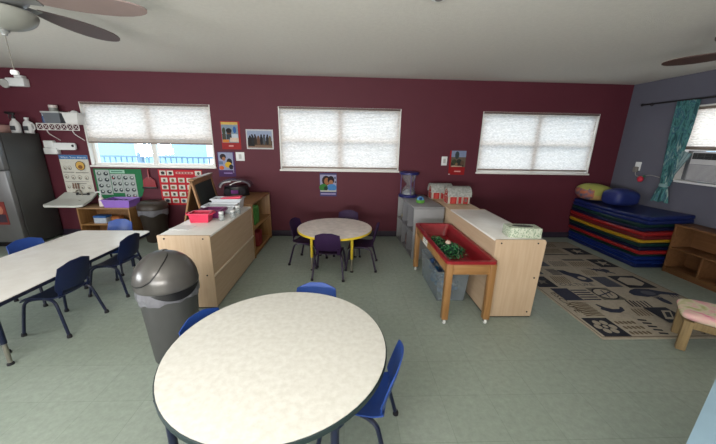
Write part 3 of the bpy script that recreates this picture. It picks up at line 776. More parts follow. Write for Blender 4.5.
for k in range(len(ring)):
    a, c = ii(*ring[k]), ii(*ring[(k+1) % len(ring)])
    fs += [[c, a, o1+a, o1+c], [o1+c, o1+a, o2+a, o2+c]]
b.add(vs, fs, SINK, True); b.build('basin', t)
b = MB(); b.tube([(-4.05, 4.72, .65), (-4.05, 4.70, .735), (-4.05, 4.65, .745), (-4.05, 4.62, .72)], .011, STEELT, 8, 4)
for k in (-1, 1): b.tube([(-4.05+k*.08, 4.73, .65), (-4.05+k*.08, 4.73, .70)], .016, BLACKP, 8, 1); b.tube([(-4.05+k*.08, 4.73, .70), (-4.05+k*.12, 4.70, .705)], .008, STEELT, 8, 1)
b.tube([(-4.05-.1, 4.735, .668), (-4.05+.1, 4.735, .668)], .012, BLACKP, 8, 1); b.build('faucet', t)
b = MB(); b.lathe([(0, 0), (.02, 0), (.022, .003), (0, .004)], BLACKP, (-3.98, 4.58, .603), 14); b.build('drain', t)
b = MB(); b.tube([(-4.08, 4.66, .5), (-4.08, 4.66, .36), (-4.08, 4.78, .34)], .02, WHITEP, 8, 3); b.build('drain_pipe', t)

X0, X1, Y0, Y1, Z = -5.22, -4.50, 4.17, 4.755, 1.562
t = thing('fridge', 'dark grey refrigerator in the back left corner', 'fridge', ((X0+X1)/2, (Y0+Y1)/2, 0))
b = MB(); b.span(X0, X1, Y0+.075, Y1, .03, Z, DKSTEEL, .008); b.build('body', t)
for nm, z0, z1 in (('freezer_door', 1.09, Z-.002), ('door', .08, 1.078)):
    b = MB(); b.span(X0+.002, X1-.002, Y0, Y0+.068, z0, z1, STEEL, .012); do = b.build(nm, t)
    b = MB(); zz = (z0+.06, z0+.36) if nm == 'freezer_door' else (z1-.55, z1-.06)
    b.tube([(X0+.07, Y0+.002, zz[0]), (X0+.07, Y0-.045, zz[0]+.03), (X0+.07, Y0-.045, zz[1]-.03), (X0+.07, Y0+.002, zz[1])], .012, CHROME, 8, 4); b.build('handle', do)
b = MB(); b.span(X0+.02, X1-.02, Y0+.06, Y0+.08, .0, .08, BLACKP); b.build('kick_grille', t)
b = MB(); b.span(X0+.06, X1-.06, Y1-.2, Y1-.1, 0, .03, RUBBER); b.build('rear_feet', t)
o = MB(); o.span(-4.80, -4.63, 4.163, 4.1695, .34, .66, P((120, 52, 48)), 0); draw(o, [(rec(.1, .1, .9, .45), (60, 50, 60)), (ell(.5, .65, .3, .2), (170, 110, 90))], lambda u, v, h: (-4.80+.17*u, 4.163-h, .34+.32*v), 0, .0004); tag(o.build('magnet_picture'), 'dark red picture stuck on the fridge door at the left edge', 'picture')

# on the fridge
t = thing('carton', 'pale pink carton lying on top of the fridge', 'box', (-4.97, 4.6, 1.562))
b = MB(); b.span(-5.15, -4.79, 4.50, 4.70, 1.562, 1.668, M('pink_card', (196, 158, 150), .7), .004); b.build('box', t)
b = MB(); b.span(-4.92, -4.84, 4.498, 4.50, 1.60, 1.635, P((150, 110, 108))); b.build('printed_label', t)
JUG = M('white_jug', (196, 196, 196), .4)
def jug(x, y, label, tilt, spray):
    t = thing('spray_bottle' if spray else 'jug', label, 'bottle', (x, y, 1.562))
    b = MB(); b.lathe([(0, 0), (.058, 0), (.062, .01), (.062, .11), (.05, .15), (.024, .175), (.02, .2), (0, .2)], JUG, (x, y, 1.562), 24, sy=.7); b.build('body', t)
    b = MB(); b.span(x-.03, x+.035, y-.048, y-.0445, 1.60, 1.66, P((60, 62, 66)), .001); b.build('printed_label', t)
    if spray:
        b = MB(); b.lathe([(.022, .195), (.022, .225), (.012, .23), (.012, .25), (0, .25)], BLACKP, (x, y, 1.562), 14)
        b.box((x-.035, y, 1.828), (.125, .03, .036), BLACKP, .008, rot=Matrix.Rotation(.12, 3, 'Y')); b.tube([(x-.05, y, 1.815), (x-.055, y, 1.775), (x-.045, y, 1.755)], .007, BLACKP, 8, 3); b.build('spray_trigger', t)
    else:
        b = MB(); b.lathe([(.026, .19), (.026, .215), (0, .217)], WHITEP, (x, y, 1.562), 14); b.tube([(x+.055, y, 1.60), (x+.085, y, 1.63), (x+.075, y, 1.69), (x+.03, y, 1.72)], .009, JUG, 8, 4); b.build('cap', t)
jug(-4.665, 4.62, 'x', 0, True); jug(-4.56, 4.69, 'x', 0, False)
for o_ in list(COL.objects):
    if o_.name.startswith('spray_bottle'): o_['label'] = 'white spray bottle with a black trigger on top of the fridge'
    elif o_.name.startswith('jug'): o_['label'] = 'white jug with a handle beside the spray bottle above the fridge'

# wire shelf on the wall
WX0, WX1, WY = -4.36, -3.79, 4.605
WIRE = M('white_wire', (206, 202, 200), .4)
t = thing('wire_shelf', 'white wire wall shelf with lattice front left of the raised blind', 'shelf', ((WX0+WX1)/2, D-.1, 1.61))
b = MB()
for z in (1.700, 1.615): b.tube([(WX0, WY, z), (WX1, WY, z)], .006, WIRE, 6, 1)
n = 7; dx = (WX1-WX0)/n
for k in range(n+1): b.tube([(WX0+k*dx, WY, 1.615), (WX0+k*dx, WY, 1.70)], .005, WIRE, 6, 1)
for k in range(n):
    b.tube([(WX0+k*dx, WY, 1.615), (WX0+(k+1)*dx, WY, 1.70)], .0035, WIRE, 6, 1); b.tube([(WX0+k*dx, WY, 1.70), (WX0+(k+1)*dx, WY, 1.615)], .0035, WIRE, 6, 1)
b.build('lattice_front', t)
b = MB()
for k in range(24): b.tube([(WX0+k*(WX1-WX0)/23, WY, 1.70), (WX0+k*(WX1-WX0)/23, D-.004, 1.70)], .003, WIRE, 6, 1)
b.tube([(WX0, D-.006, 1.70), (WX1, D-.006, 1.70)], .005, WIRE, 6, 1); b.build('wire_deck', t)
for x in (WX0+.12, WX1-.1):
    b = MB(); b.tube([(x, WY, 1.615), (x+.0, WY+.03, 1.56), (x, D-.05, 1.50), (x, D-.004, 1.47)], .006, WIRE, 6, 4); b.build('bracket', t)
t = tray('storage_bin', 'dark grey bin with a pale rim on the wire shelf', 'bin', (-4.148, 4.69), .23, .14, .155, M('dark_bin', (92, 96, 102), .5), 1.704)
b = MB(); b.span(-.127, .127, -.087, .087, .14, .162, M('pale_rim', (170, 172, 172), .5), .006); b.build('lid', t, True)
t = tray('basket', 'white plastic basket at the right end of the wire shelf', 'basket', (-3.90, 4.69), .20, .14, .15, M('white_basket', (206, 206, 204), .5), 1.704, .04, flare=.78)
o = MB(); o.blob((-3.875, 4.69, 1.85), .045, WHITEP, 2, (1, 1, .9), .12); o.blob((-3.93, 4.69, 1.84), .04, P((180, 180, 178)), 2, (1, 1, .8), .12); tag(o.build('cloth_bundle'), 'white crumpled cloth poking out of the basket on the wire shelf', 'cloth')
t = thing('jar', 'short jar with a pale lid standing on the dark grey bin of the wire shelf', 'jar', (-4.155, 4.69, 1.867))
b = MB(); b.lathe([(0, 0), (.045, 0), (.048, .006), (.048, .055), (0, .056)], M('grey_jar', (120, 122, 118), .4), (-4.155, 4.69, 1.867), 20); b.build('body', t)
b = MB(); b.lathe([(.049, .05), (.05, .082), (.046, .086), (0, .087)], M('pale_lid', (196, 186, 182), .4), (-4.155, 4.69, 1.867), 20); b.build('lid', t)
t = thing('bottle', 'small blue bottle with white cap at the left end of the wire shelf', 'bottle', (-4.295, 4.68, 1.704))
b = MB(); b.lathe([(0, 0), (.03, 0), (.032, .008), (.032, .09), (.02, .105), (0, .105)], M('blue_bottle', (44, 66, 104), .35), (-4.295, 4.68, 1.704), 18); b.build('body', t)
b = MB(); b.lathe([(.024, .10), (.024, .135), (0, .137)], P((150, 158, 170)), (-4.295, 4.68, 1.704), 16); b.build('cap', t)

t = thing('wall_bracket', 'white wall box with a flat arm and round hole under the wire shelf', 'bracket', (-4.25, D, 1.27))
b = MB(); b.span(-4.46, -4.27, D-.07, D-.001, 1.27, 1.36, WHITEP, .01); b.span(-4.45, -4.31, D-.06, D-.001, 1.36, 1.465, WHITEP, .01); b.build('box', t)
b = MB(); b.prism(rrect(-4.33, -4.005, 1.335, 1.435, .03), lambda a, c, h: (a, D-h, c), .03, .055, WHITEP); b.build('arm', t)
b = MB(); b.lathe([(0, 0), (.019, 0), (.019, .004), (0, .005)], BLACKP, n=16, xf=Matrix.Translation((-4.04, D-.054, 1.395)) @ Matrix.Rotation(PI/2, 4, 'X')); b.build('hole_cap', t)

t = thing('emergency_light', 'white emergency light fixture high on the back wall below the fan', 'light', (-4.65, D, 2.19))
b = MB(); b.span(-4.72, -4.475, D-.09, D-.001, 2.19, 2.30, WHITEP, .012); b.span(-4.60, -4.50, D-.08, D-.001, 2.30, 2.335, WHITEP, .008); b.build('housing', t)
b = MB(); b.lathe([(0, 0), (.05, 0), (.058, .03), (.058, .05), (.05, .053), (0, .045)], M('lamp_grey', (170, 170, 166), .3), n=20, xf=Matrix.Translation((-4.735, D-.05, 2.235)) @ Matrix.Rotation(PI/2+.3, 4, 'X')); b.build('lamp_head', t)

# ------------------------------------------------------------------ things pinned on the walls
def poster(name, label, cat, x0, x1, z0, z1, base, shapes, skew=0., group=None, y=D):
    b = MB(); th = .003
    f = lambda u, v, h: (x0+(x1-x0)*u+skew*v, y-h, z0+(z1-z0)*v)
    b.prism([(0, 0), (1, 0), (1, 1), (0, 1)], f, .0005, th, P(base))
    draw(b, shapes, f, th, .00035)
    return tag(b.build(name), label, cat, group), f
G = 'posters on the back wall'
INK = (58, 58, 62)
sh = [(rec(0, .89, 1, 1), (70, 112, 160))]
for (cx_, cy_, r) in ((.14, .66, .07), (.3, .66, .07), (.13, .43, .075), (.36, .41, .075), (.59, .41, .075), (.83, .40, .075), (.13, .155, .06), (.3, .155, .06), (.62, .145, .065), (.86, .145, .065)):
    sh += [(ell(cx_, cy_, r, r*.8), (122, 124, 120)), (ell(cx_, cy_+.006, r*.78, r*.58), (196, 192, 180)), (ell(cx_-.012, cy_-.01, r*.4, r*.3), (126, 116, 104))]
sh += [(ell(.7, .72, .17, .125), (50, 46, 40)), (ell(.7, .72, .15, .11), (196, 158, 84)), (ell(.7, .69, .08, .05), (120, 82, 52))]
sh += [(rec(.28+k*.09, .10, .33+k*.09, .26), (120, 92, 78)) for k in range(3)]
sh += [(rec(.06, .54, .45, .555), INK), (rec(.5, .53, .95, .545), INK), (rec(.06, .29, .9, .305), (140, 140, 136)), (rec(.45, .235, .8, .25), INK)]
o, f = poster('poster', 'handwashing poster with a blue heading and round pictures above the sink', 'poster', -4.325, -3.905, .69, 1.26, (196, 194, 184), sh, 0, G)
# its heading
tv, tf = text_polys('Wash Your Hands', 1.)
xs = [p[0] for p in tv]; w0, w1 = min(xs), max(xs)
me = o.data
hb = MB(); hb.add([(-4.30+(x-w0)/(w1-w0)*.37, D-.0062, 1.212+y_*.036) for x, y_ in tv], tf, P((214, 220, 226))); ho = hb.build('heading', o); 

gb = thing('bulletin_board', 'bright green board with sheets of small pictures under the raised blind', 'board', (-3.5, D, .58))
b = MB(); b.prism([(-3.862, 1.062), (-3.862, .60), (-3.34, .575), (-3.20, .64), (-3.15, .75), (-3.15, 1.062)], lambda a, c, h: (a, D-h, c), .0005, .005, M('green_card', (22, 104, 62), .7)); b.build('backing', gb)
def sheet(x0, x1, z0, z1, cols, rows, seed, header):
    rnd = random.Random(seed); b = MB(); f = lambda u, v, h: (x0+(x1-x0)*u, D-.005-h, z0+(z1-z0)*v)
    b.prism([(0, 0), (1, 0), (1, 1), (0, 1)], f, .0002, .0015, P((160, 168, 166)))
    s = []
    top = 1-.14 if header else .97
    if header: s.append((rec(.08, .90, .92, .96), (96, 150, 130)))
    for i in range(cols):
        for j in range(rows):
            cx_ = (i+.5)/cols; cy_ = (j+.5)/rows*top; rx, ry = .34/cols, .32*top/rows
            s.append((ell(cx_, cy_, rx, ry), rnd.choice([(54, 62, 68), (70, 76, 80), (46, 52, 58), (96, 104, 104)])))
            s.append((ell(cx_+rx*.2, cy_+ry*.3, rx*.45, ry*.4), (188, 196, 192)))
            if rnd.random() < .3: s.append((ell(cx_-.3*rx, cy_-.3*ry, rx*.5, ry*.4), rnd.choice([(150, 70, 70), (60, 64, 70)])))
    draw(b, s, f, .0015, .0003); b.build('picture_sheet', gb)
sheet(-3.835, -3.63, .66, 1.045, 2, 4, 1, False)
sheet(-3.62, -3.455, .69, .985, 2, 3, 2, False)
sheet(-3.45, -3.255, .60, .985, 2, 4, 3, False)
b = MB(); b.span(-3.62, -3.40, D-.0065, D-.0052, .995, 1.045, P((150, 190, 170))); b.span(-3.60, -3.43, D-.0072, D-.0065, 1.012, 1.028, P((70, 120, 100))); b.build('heading_strip', gb)

sh = []; rnd = random.Random(5)
xs_ = [.05, .245, .44, .635, .825]
for j in range(5):
    z = .845-.196*j
    for i in range(5):
        if j == 0 and i == 2: sh.append((rec(.40, z+.04, .80, z+.10), (206, 150, 146))); [sh.append((rec(.43+.07*q, z+.055, .475+.07*q, z+.085), (120, 50, 50))) for q in range(5)]; continue
        if j == 0 and i == 3: continue
        x = xs_[i]
        if j == 0: x = (.03, .2, 0, 0, .84)[i]
        sh.append((rec(x, z, x+.145, z+.13), (206, 202, 192)))
        sh.append((ell(x+.072+rnd.uniform(-.01, .01), z+.065, rnd.uniform(.03, .05), rnd.uniform(.03, .045)), rnd.choice([(52, 48, 48), (84, 80, 70), (60, 74, 90), (120, 96, 60)])))
        sh.append((rec(x+.03, z+.015, x+.11, z+.03), (120, 116, 112)))
poster('poster', 'red chart with rows of white picture cards on the wall behind the easel', 'poster', -2.90, -2.235, .505, 1.06, (176, 38, 48), sh, 0, G)

t = thing('dustpan', 'red dustpan hanging under the left window between the green board and the red chart', 'dustpan', (-3.04, D, .77))
b = MB(); b.prism([(-.10, 0), (.10, 0), (.088, .12), (.03, .17), (.018, .17), (-.018, .17), (-.03, .17), (-.088, .12)], lambda a, c, h: (-3.04+a, D-h, .775+c), .01, .03, REDT); b.span(-3.145, -2.935, D-.05, D-.002, .77, .795, BLACKP, .004); b.build('pan', t)
b = MB(); b.tube([(-3.04, D-.02, .93), (-3.04, D-.02, 1.0), (-3.04, D-.018, 1.06)], [.016, .010], REDT, 8, 2); b.tube([(-3.04, D-.012, 1.05), (-3.055, D-.006, 1.065), (-3.04, D-.004, 1.08), (-3.025, D-.006, 1.065), (-3.04, D-.012, 1.05)], .004, REDT, 6, 2); b.build('handle', t)

SK = [(96, 62, 46), (150, 104, 78), (62, 40, 34)]
poster('poster', 'red-bordered poster of children with books beside the left window, upper of two', 'poster', -1.885, -1.60, 1.382, 1.79, (146, 42, 44),
  [(rec(.04, .24, .90, .97), (120, 136, 150)), (rec(.04, .88, .9, .97), (190, 160, 84)), (ell(.42, .62, .13, .11), SK[0]), (ell(.42, .67, .15, .09), (30, 26, 28)), (rec(.28, .36, .54, .54), (52, 60, 66)), (ell(.16, .66, .09, .12), (58, 66, 52)), (rec(.06, .3, .25, .56), (70, 66, 58)), (ell(.72, .70, .09, .12), (48, 90, 150)), (rec(.45, .27, .9, .42), (196, 176, 160)), (rec(.06, .25, .4, .35), (190, 120, 60)), (rec(.55, .42, .88, .55), (176, 186, 196)), (rec(.36, .1, .6, .15), (206, 150, 146))], .0, G)
poster('poster', 'purple-bordered poster of a child in yellow, lower of two beside the left window', 'poster', -1.975, -1.715, .965, 1.345, (74, 48, 92),
  [(rec(.05, .27, .9, .97), (140, 146, 172)), (ell(.32, .80, .18, .12), (46, 40, 44)), (ell(.36, .72, .1, .08), SK[1]), (ell(.68, .60, .16, .14), (34, 34, 42)), (ell(.6, .48, .2, .12), (196, 160, 52)), (ell(.76, .40, .13, .1), (40, 38, 46)), (ell(.2, .36, .14, .08), (190, 92, 52)), (rec(.06, .5, .3, .62), (96, 110, 140)), (rec(.3, .12, .8, .17), (140, 120, 170)), (rec(.87, .15, .9, .4), (150, 140, 170))], 0, G)
poster('photo_print', 'white-bordered photo of a group of dark figures left of the middle blind', 'photo', -1.515, -1.11, 1.392, 1.682, (186, 186, 188),
  [(rec(.045, .07, .955, .93), (140, 152, 176)), (rec(.045, .07, .955, .42), (78, 64, 52)), (rec(.045, .07, .955, .2), (120, 96, 80)), (rec(.06, .15, .3, .58), (34, 34, 36))]
  + [(ell(x, .46, .055, .24), c) for x, c in ((.14, (36, 32, 32)), (.24, (40, 40, 44)), (.34, (52, 44, 40)), (.45, (96, 70, 56)), (.56, (34, 34, 40)), (.66, (74, 78, 84)), (.78, (44, 42, 44)), (.88, (96, 84, 70)))]
  + [(ell(x, .70, .03, .06), (40, 30, 28)) for x in (.22, .33, .56, .67, .79)])
poster('poster', 'small blue-bordered poster of two children under the middle blind', 'poster', -.415, -.147, .672, 1.043, (68, 62, 104),
  [(rec(.02, .2, .98, .93), (150, 150, 178)), (ell(.38, .68, .25, .21), (48, 36, 34)), (ell(.42, .65, .16, .15), (150, 98, 66)), (ell(.66, .70, .2, .18), (38, 26, 34)), (ell(.66, .60, .13, .11), SK[1]), (ell(.22, .38, .26, .16), (52, 112, 54)), (ell(.72, .38, .27, .16), (70, 122, 176)), (ell(.36, .34, .12, .1), (36, 60, 44)), (ell(.9, .8, .05, .05), (60, 76, 110)), (ell(.92, .62, .05, .04), (56, 60, 50)), (rec(.03, .2, .97, .26), (180, 180, 170)), (rec(.05, .08, .95, .13), (160, 150, 190))], 0, G)
poster('poster', 'red-bottomed poster of a crowd under a blue sky right of the wall switch', 'poster', 1.635, 1.895, 1.045, 1.42, (140, 26, 30),
  [(rec(.1, .33, 1, 1), (96, 84, 72)), (rec(.1, .74, 1, 1), (120, 132, 160)), (ell(.45, .82, .13, .16), (52, 62, 64)), (rec(.12, .36, .9, .52), (54, 44, 40)), (ell(.3, .55, .14, .1), (60, 66, 48)), (ell(.6, .56, .16, .1), (44, 48, 44)), (ell(.8, .5, .12, .1), (88, 66, 52)), (rec(.15, .34, .8, .38), (170, 150, 130)), (ell(.45, .45, .08, .06), (120, 96, 70)), (rec(.35, .12, .75, .17), (196, 140, 136)), (rec(0, .0, .1, .04), (190, 180, 180))], 0, G)
def switch(label, x0, x1, z0, z1):
    t = thing('light_switch', label, 'switch', ((x0+x1)/2, D, z0))
    b = MB(); b.span(x0, x1, D-.008, D-.0005, z0, z1, WHITEP, .003); b.build('plate', t)
    b = MB(); xm, zm = (x0+x1)/2, (z0+z1)/2; b.span(xm-.02, xm+.02, D-.014, D-.008, zm-.035, zm+.035, M('switch_grey', (176, 176, 174), .4), .003); b.build('rocker', t)
switch('white square wall switch plate beside the purple-bordered poster', -1.692, -1.562, 1.212, 1.342)
switch('white upright wall switch plate left of the red-bottomed poster', 1.508, 1.598, 1.19, 1.328)

# ------------------------------------------------------------------ right group: grey cubby, cabinets, sand table
X0, X1, Y0, Y1, Z = .882, 1.29, 3.80, 4.74, .722
t = thing('cubby_shelf', 'grey cubby shelf with open compartments facing left by the back wall', 'shelf', ((X0+X1)/2, (Y0+Y1)/2, 0))
b = MB(); b.span(X0, X1, Y0, Y0+.018, 0, Z-.018, GREYL, .002); b.build('end_panel', t)
b = MB(); b.span(X0, X1, Y1-.018, Y1, 0, Z-.018, GREYL, .002); b.build('end_panel', t)
b = MB(); b.span(X0-.003, X1, Y0-.004, Y1, Z-.018, Z, GREYL, .002); b.build('top', t)
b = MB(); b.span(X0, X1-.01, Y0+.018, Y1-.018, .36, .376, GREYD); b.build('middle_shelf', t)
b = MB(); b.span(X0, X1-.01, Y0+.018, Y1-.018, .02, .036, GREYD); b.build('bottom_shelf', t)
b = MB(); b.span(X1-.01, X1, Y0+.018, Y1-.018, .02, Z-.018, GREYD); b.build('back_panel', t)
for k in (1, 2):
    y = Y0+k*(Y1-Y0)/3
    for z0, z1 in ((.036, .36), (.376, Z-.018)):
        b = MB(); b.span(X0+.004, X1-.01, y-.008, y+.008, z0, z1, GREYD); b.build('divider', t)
b = MB(); b.span(X0+.01, X1, Y0-.0015, Y0, Z-.022, Z-.018, BLACKP); b.span(X0+.02, X1-.02, Y0+.018, Y1-.018, 0, .02, BLACKP); b.build('dark_trim', t)
o = MB(); o.span(.90, 1.09, 4.46, 4.66, .376, .43, M('yellow_toy', (206, 180, 60), .4), .012); o.span(.92, 1.07, 4.48, 4.64, .43, .45, M('yellow_toy', (206, 180, 60), .4), .008); tag(o.build('toy_tray'), 'yellow toy tray in the upper far compartment of the grey cubby', 'tray')
o = MB(); o.span(.91, 1.06, 4.17, 4.33, .036, .2, P((150, 130, 130)), .012); o.span(.92, 1.05, 4.18, 4.32, .2, .22, P((120, 104, 108)), .006); tag(o.build('toy_box'), 'dusty pink box in the lower middle compartment of the grey cubby', 'box')
t.rotation_euler = (0, 0, .055); t.location.x -= .012
# hourglass
hx, hy = .965, 4.57
t = thing('sand_timer', 'large toy sand timer with navy ends on the grey cubby shelf', 'sand timer', (hx, hy, .722))
NV = M('navy_disc', (30, 34, 92), .4)
b = MB(); b.lathe([(0, 0), (.142, 0), (.145, .006), (.145, .03), (.13, .04), (0, .04)], NV, (hx, hy, .722), 32); b.build('base', t)
b = MB(); b.lathe([(0, .34), (.13, .34), (.145, .345), (.145, .372), (.14, .378), (0, .378)], NV, (hx, hy, .722), 32); b.build('cap', t)
b = MB(); b.lathe([(.108, .04), (.106, .09), (.07, .15), (.03, .19), (.07, .23), (.106, .29), (.108, .34)], clear_plastic('clear_tube', (190, 195, 198), .16), (hx, hy, .722), 28); b.build('glass_bulbs', t)
b = MB(); b.lathe([(0, .042), (.09, .042), (.088, .075), (.03, .115), (0, .12)], P((128, 128, 136)), (hx, hy, .722), 24); b.build('sand', t)
for k in range(3):
    a = .6+k*2*PI/3; b = MB(); b.tube([(hx+.122*math.cos(a), hy+.122*math.sin(a), .76), (hx+.122*math.cos(a), hy+.122*math.sin(a), 1.065)], .007, M('purple_rod', (90, 76, 120), .4), 8, 1); b.build('rod', t)
t = thing('toy_cup', 'small green and blue round toy on the grey cubby shelf', 'toy', (1.045, 4.10, .722))
b = MB(); b.lathe([(0, 0), (.05, 0), (.056, .01), (.06, .045), (0, .045)], M('lime_plastic', (86, 140, 58), .4), (1.045, 4.10, .722), 24); b.build('base', t)
b = MB(); b.blob((1.045, 4.10, .77), .052, M('sky_plastic', (96, 150, 200), .3), 2, (1, 1, .85)); bo = b.build('dome', t)
b = MB(); b.blob((1.035, 4.06, .785), .022, P((30, 60, 110)), 2); b.build('eye', bo)

X0, X1, Y0, Y1, Z = 1.325, 1.745, 3.60, 4.74, .722
t = thing('storage_cabinet', 'light wooden cabinet under the toy barns, beside the grey cubby shelf', 'cabinet', ((X0+X1)/2, (Y0+Y1)/2, 0))
b = MB(); b.span(X0, X1, Y0, Y0+.02, .02, Z-.018, BIRCH, .003); b.build('end_panel', t)
b = MB(); b.span(X0, X1, Y1-.02, Y1, .02, Z-.018, BIRCH, .003); b.build('end_panel', t)
b = MB(); b.span(X0, X0+.012, Y0+.02, Y1-.02, .02, Z-.018, BIRCHY); b.build('back_panel', t)
b = MB(); b.span(X0-.002, X1, Y0, Y1, Z-.018, Z, BIRCHY, .003); b.build('top', t)
for z in (.02, .36):
    b = MB(); b.span(X0+.012, X1-.004, Y0+.02, Y1-.02, z, z+.018, BIRCHY); b.build('shelf_board', t)
b = MB(); b.span(X0+.03, X1-.03, Y0+.03, Y1-.03, 0, .02, BLACKP); b.build('plinth', t)

X0, X1, Y0, Y1, Z = 1.288, 1.722, 2.385, 3.585, .755
t = thing('storage_cabinet', 'light birch cabinet with a white top behind the red sand table', 'cabinet', ((X0+X1)/2, (Y0+Y1)/2, 0))
b = MB()
def endp(y0, y1):
    b = MB(); pr = [(X0, .015), (X1-.01, .015), (X1+.012, Z-.02), (X1, Z), (X0+.01, Z), (X0, Z-.01)]
    b.prism(pr, lambda a, c, h: (a, h, c), y0, y1, BIRCH); return b
endp(Y0, Y0+.02).build('end_panel', t); endp(Y1-.02, Y1).build('end_panel', t)
b = MB(); b.span(X0+.002, X0+.014, Y0+.02, Y1-.02, .02, Z-.018, BIRCHY); b.build('back_panel', t)
b = MB(); b.span(X0+.004, X1+.004, Y0+.02, Y1-.02, Z-.018, Z-.002, LAM, .002); b.build('top', t)
for z in (.02, .38):
    b = MB(); b.span(X0+.014, X1-.006, Y0+.02, Y1-.02, z, z+.018, BIRCHY); b.build('shelf_board', t)
b = MB()
for x, z in ((X0+.05, Z-.03), (X1-.06, Z-.03), (X0+.03, .50), (X1-.04, .40), (X0+.03, .06), (X1-.05, .06)): screw(b, x, Y0, z)
b.build('screw_caps', t)
b = MB(); b.span(X0+.01, X1-.01, Y0+.01, Y1-.01, 0, .02, BLACKP); b.build('plinth', t)
t = thing('tissue_box', 'green and white patterned tissue box on the near end of the right birch cabinet', 'tissue box', (1.60, 2.50, .755))
b = MB(); b.box((1.575, 2.51, .755+.045), (.275, .15, .09), TISS, .003, rot=Matrix.Rotation(-.12, 3, 'Z')); b.build('box', t)
b = MB(); b.prism(ell(0, 0, .09, .035, 20), lambda a, c, h: (1.575+a, 2.51+c-.12*a, .845+h), 0, .0015, P((60, 62, 60))); b.build('opening', t)

def barn(label, c, L, wd, hw, hr, yaw):
    t = thing('toy_barn', label, 'toy barn', (c[0], c[1], .722), yaw, 'toy barns on the cabinet')
    WALL = P((170, 162, 150)); RED = (158, 44, 44)
    prof = [(-wd/2, 0), (wd/2, 0), (wd/2, hw), (-wd/2, hw)]
    arch = [(wd/2*math.cos(a), hw+hr*math.sin(a)**.85) for a in [PI*k/12 for k in range(13)]]
    b = MB(); b.prism([(-wd/2, 0), (wd/2, 0)]+arch, lambda a, z, h: (h, a, z), -L/2, L/2, WALL)
    f1 = lambda u, v, h: (-L/2+L*u, -wd/2-h, hw*v)                    # long side facing the camera
    draw(b, [(rec(.10, .08, .40, .85), RED), (rec(.17, .15, .33, .75), (176, 66, 60)), (rec(.48, .1, .62, .9), RED), (rec(.70, .08, .92, .85), RED), (rec(.76, .3, .87, .7), (110, 90, 84)), (rec(0, .0, 1, .07), (120, 110, 70)), (rec(.44, .1, .46, .95), (110, 96, 90)), (rec(.65, .1, .67, .95), (110, 96, 90))], f1, 0, .0004)
    f2 = lambda u, v, h: (-L/2-h, wd/2-wd*u, (hw+hr)*v)               # end with the doors
    draw(b, [(rec(.06, .04, .94, .55), RED), (ell(.5, .66, .3, .2), RED), (rec(.30, .06, .70, .5), (196, 180, 170)), (rec(.34, .06, .66, .46), (150, 40, 40)), (ell(.5, .72, .12, .09), (206, 196, 186)), (ell(.5, .72, .07, .055), (110, 60, 60))], f2, 0, .0004)
    f3 = lambda u, v, h: (L/2+h, -wd/2+wd*u, (hw+hr)*v)
    draw(b, [(rec(.06, .04, .94, .55), RED), (ell(.5, .66, .3, .2), RED)], f3, 0, .0004)
    f4 = lambda u, v, h: (L/2-L*u, wd/2+h, hw*v)
    draw(b, [(rec(.10, .08, .40, .85), RED), (rec(.60, .08, .90, .85), RED)], f4, 0, .0004)
    b.build('walls', t, True)
    b = MB()
    def rf(u, v):
        a = PI*v; return ((u-.5)*(L+.03), (wd/2+.014)*math.cos(a), hw-.012+(hr+.022)*math.sin(a)**.85)
    b.grid(rf, 4, 16, M('barn_roof', (158, 160, 156), .7, rgb2=(128, 130, 126), scale=40), .006); b.build('roof', t, True)
barn('larger red and white toy barn with pale curved roof, nearer the camera', (1.555, 4.10), .30, .20, .12, .105, -.02)
barn('smaller red and white toy barn behind the larger one on the cabinet', (1.42, 4.45), .29, .19, .115, .10, -.02)

# sand table
X0, X1, Y0, Y1, Z = .853, 1.268, 2.285, 3.47, .60
t = thing('sand_table', 'wooden sand table with a red plastic tray on casters in front of the right cabinet', 'sand table', ((X0+X1)/2, (Y0+Y1)/2, 0))
for x in (X0, X1-.045):
    for y in (Y0, Y1-.045):
        b = MB(); b.span(x-.003, x+.052, y-.003, y+.05, .045, Z-.03, OAK, .004); lo = b.build('leg', t)
        b = MB(); cxx, cyy = x+.022, y+.022
        b.lathe([(0, -.009), (.02, -.009), (.022, -.005), (.022, .005), (.02, .009), (0, .009)], M('caster_wheel', (216, 216, 214), .3), n=16, xf=Matrix.Translation((cxx, cyy-.008, .022)) @ Matrix.Rotation(PI/2, 4, 'Y'))
        b.span(cxx-.014, cxx-.011, cyy-.014, cyy+.012, .02, .048, CHROME); b.span(cxx+.011, cxx+.014, cyy-.014, cyy+.012, .02, .048, CHROME); b.span(cxx-.014, cxx+.014, cyy-.014, cyy+.014, .044, .048, CHROME); b.build('caster', lo)
b = MB(); b.span(X0+.006, X0+.026, Y0+.045, Y1-.045, Z-.125, Z-.03, OAKY, .003); b.build('apron', t)
b = MB(); b.span(X1-.026, X1-.006, Y0+.045, Y1-.045, Z-.125, Z-.03, OAKY, .003); b.build('apron', t)
for y in (Y0+.006, Y1-.026):
    b = MB(); b.span(X0+.045, X1-.045, y, y+.02, Z-.125, Z-.03, M('honey_wood_cross', (152, 113, 70), .45, rgb2=(136, 98, 56), scale=1.6, stretch=(2, 25, 25)), .003); b.build('apron', t)
b = MB(); r0 = rrect(X0-.012, X1+.012, Y0-.012, Y1+.012, .04); r1 = rrect(X0+.024, X1-.024, Y0+.024, Y1-.024, .035); r2 = rrect(X0+.06, X1-.06, Y0+.06, Y1-.06, .05); r3 = rrect(X0+.05, X1-.05, Y0+.05, Y1-.05, .05)
n = len(r0); vs = [(x, y, Z-.026) for x, y in r0]+[(x, y, Z-.002) for x, y in r0]+[(x, y, Z+.002) for x, y in rrect(X0, X1, Y0, Y1, .04)]+[(x, y, Z-.004) for x, y in r1]+[(x, y, Z-.135) for x, y in r2]
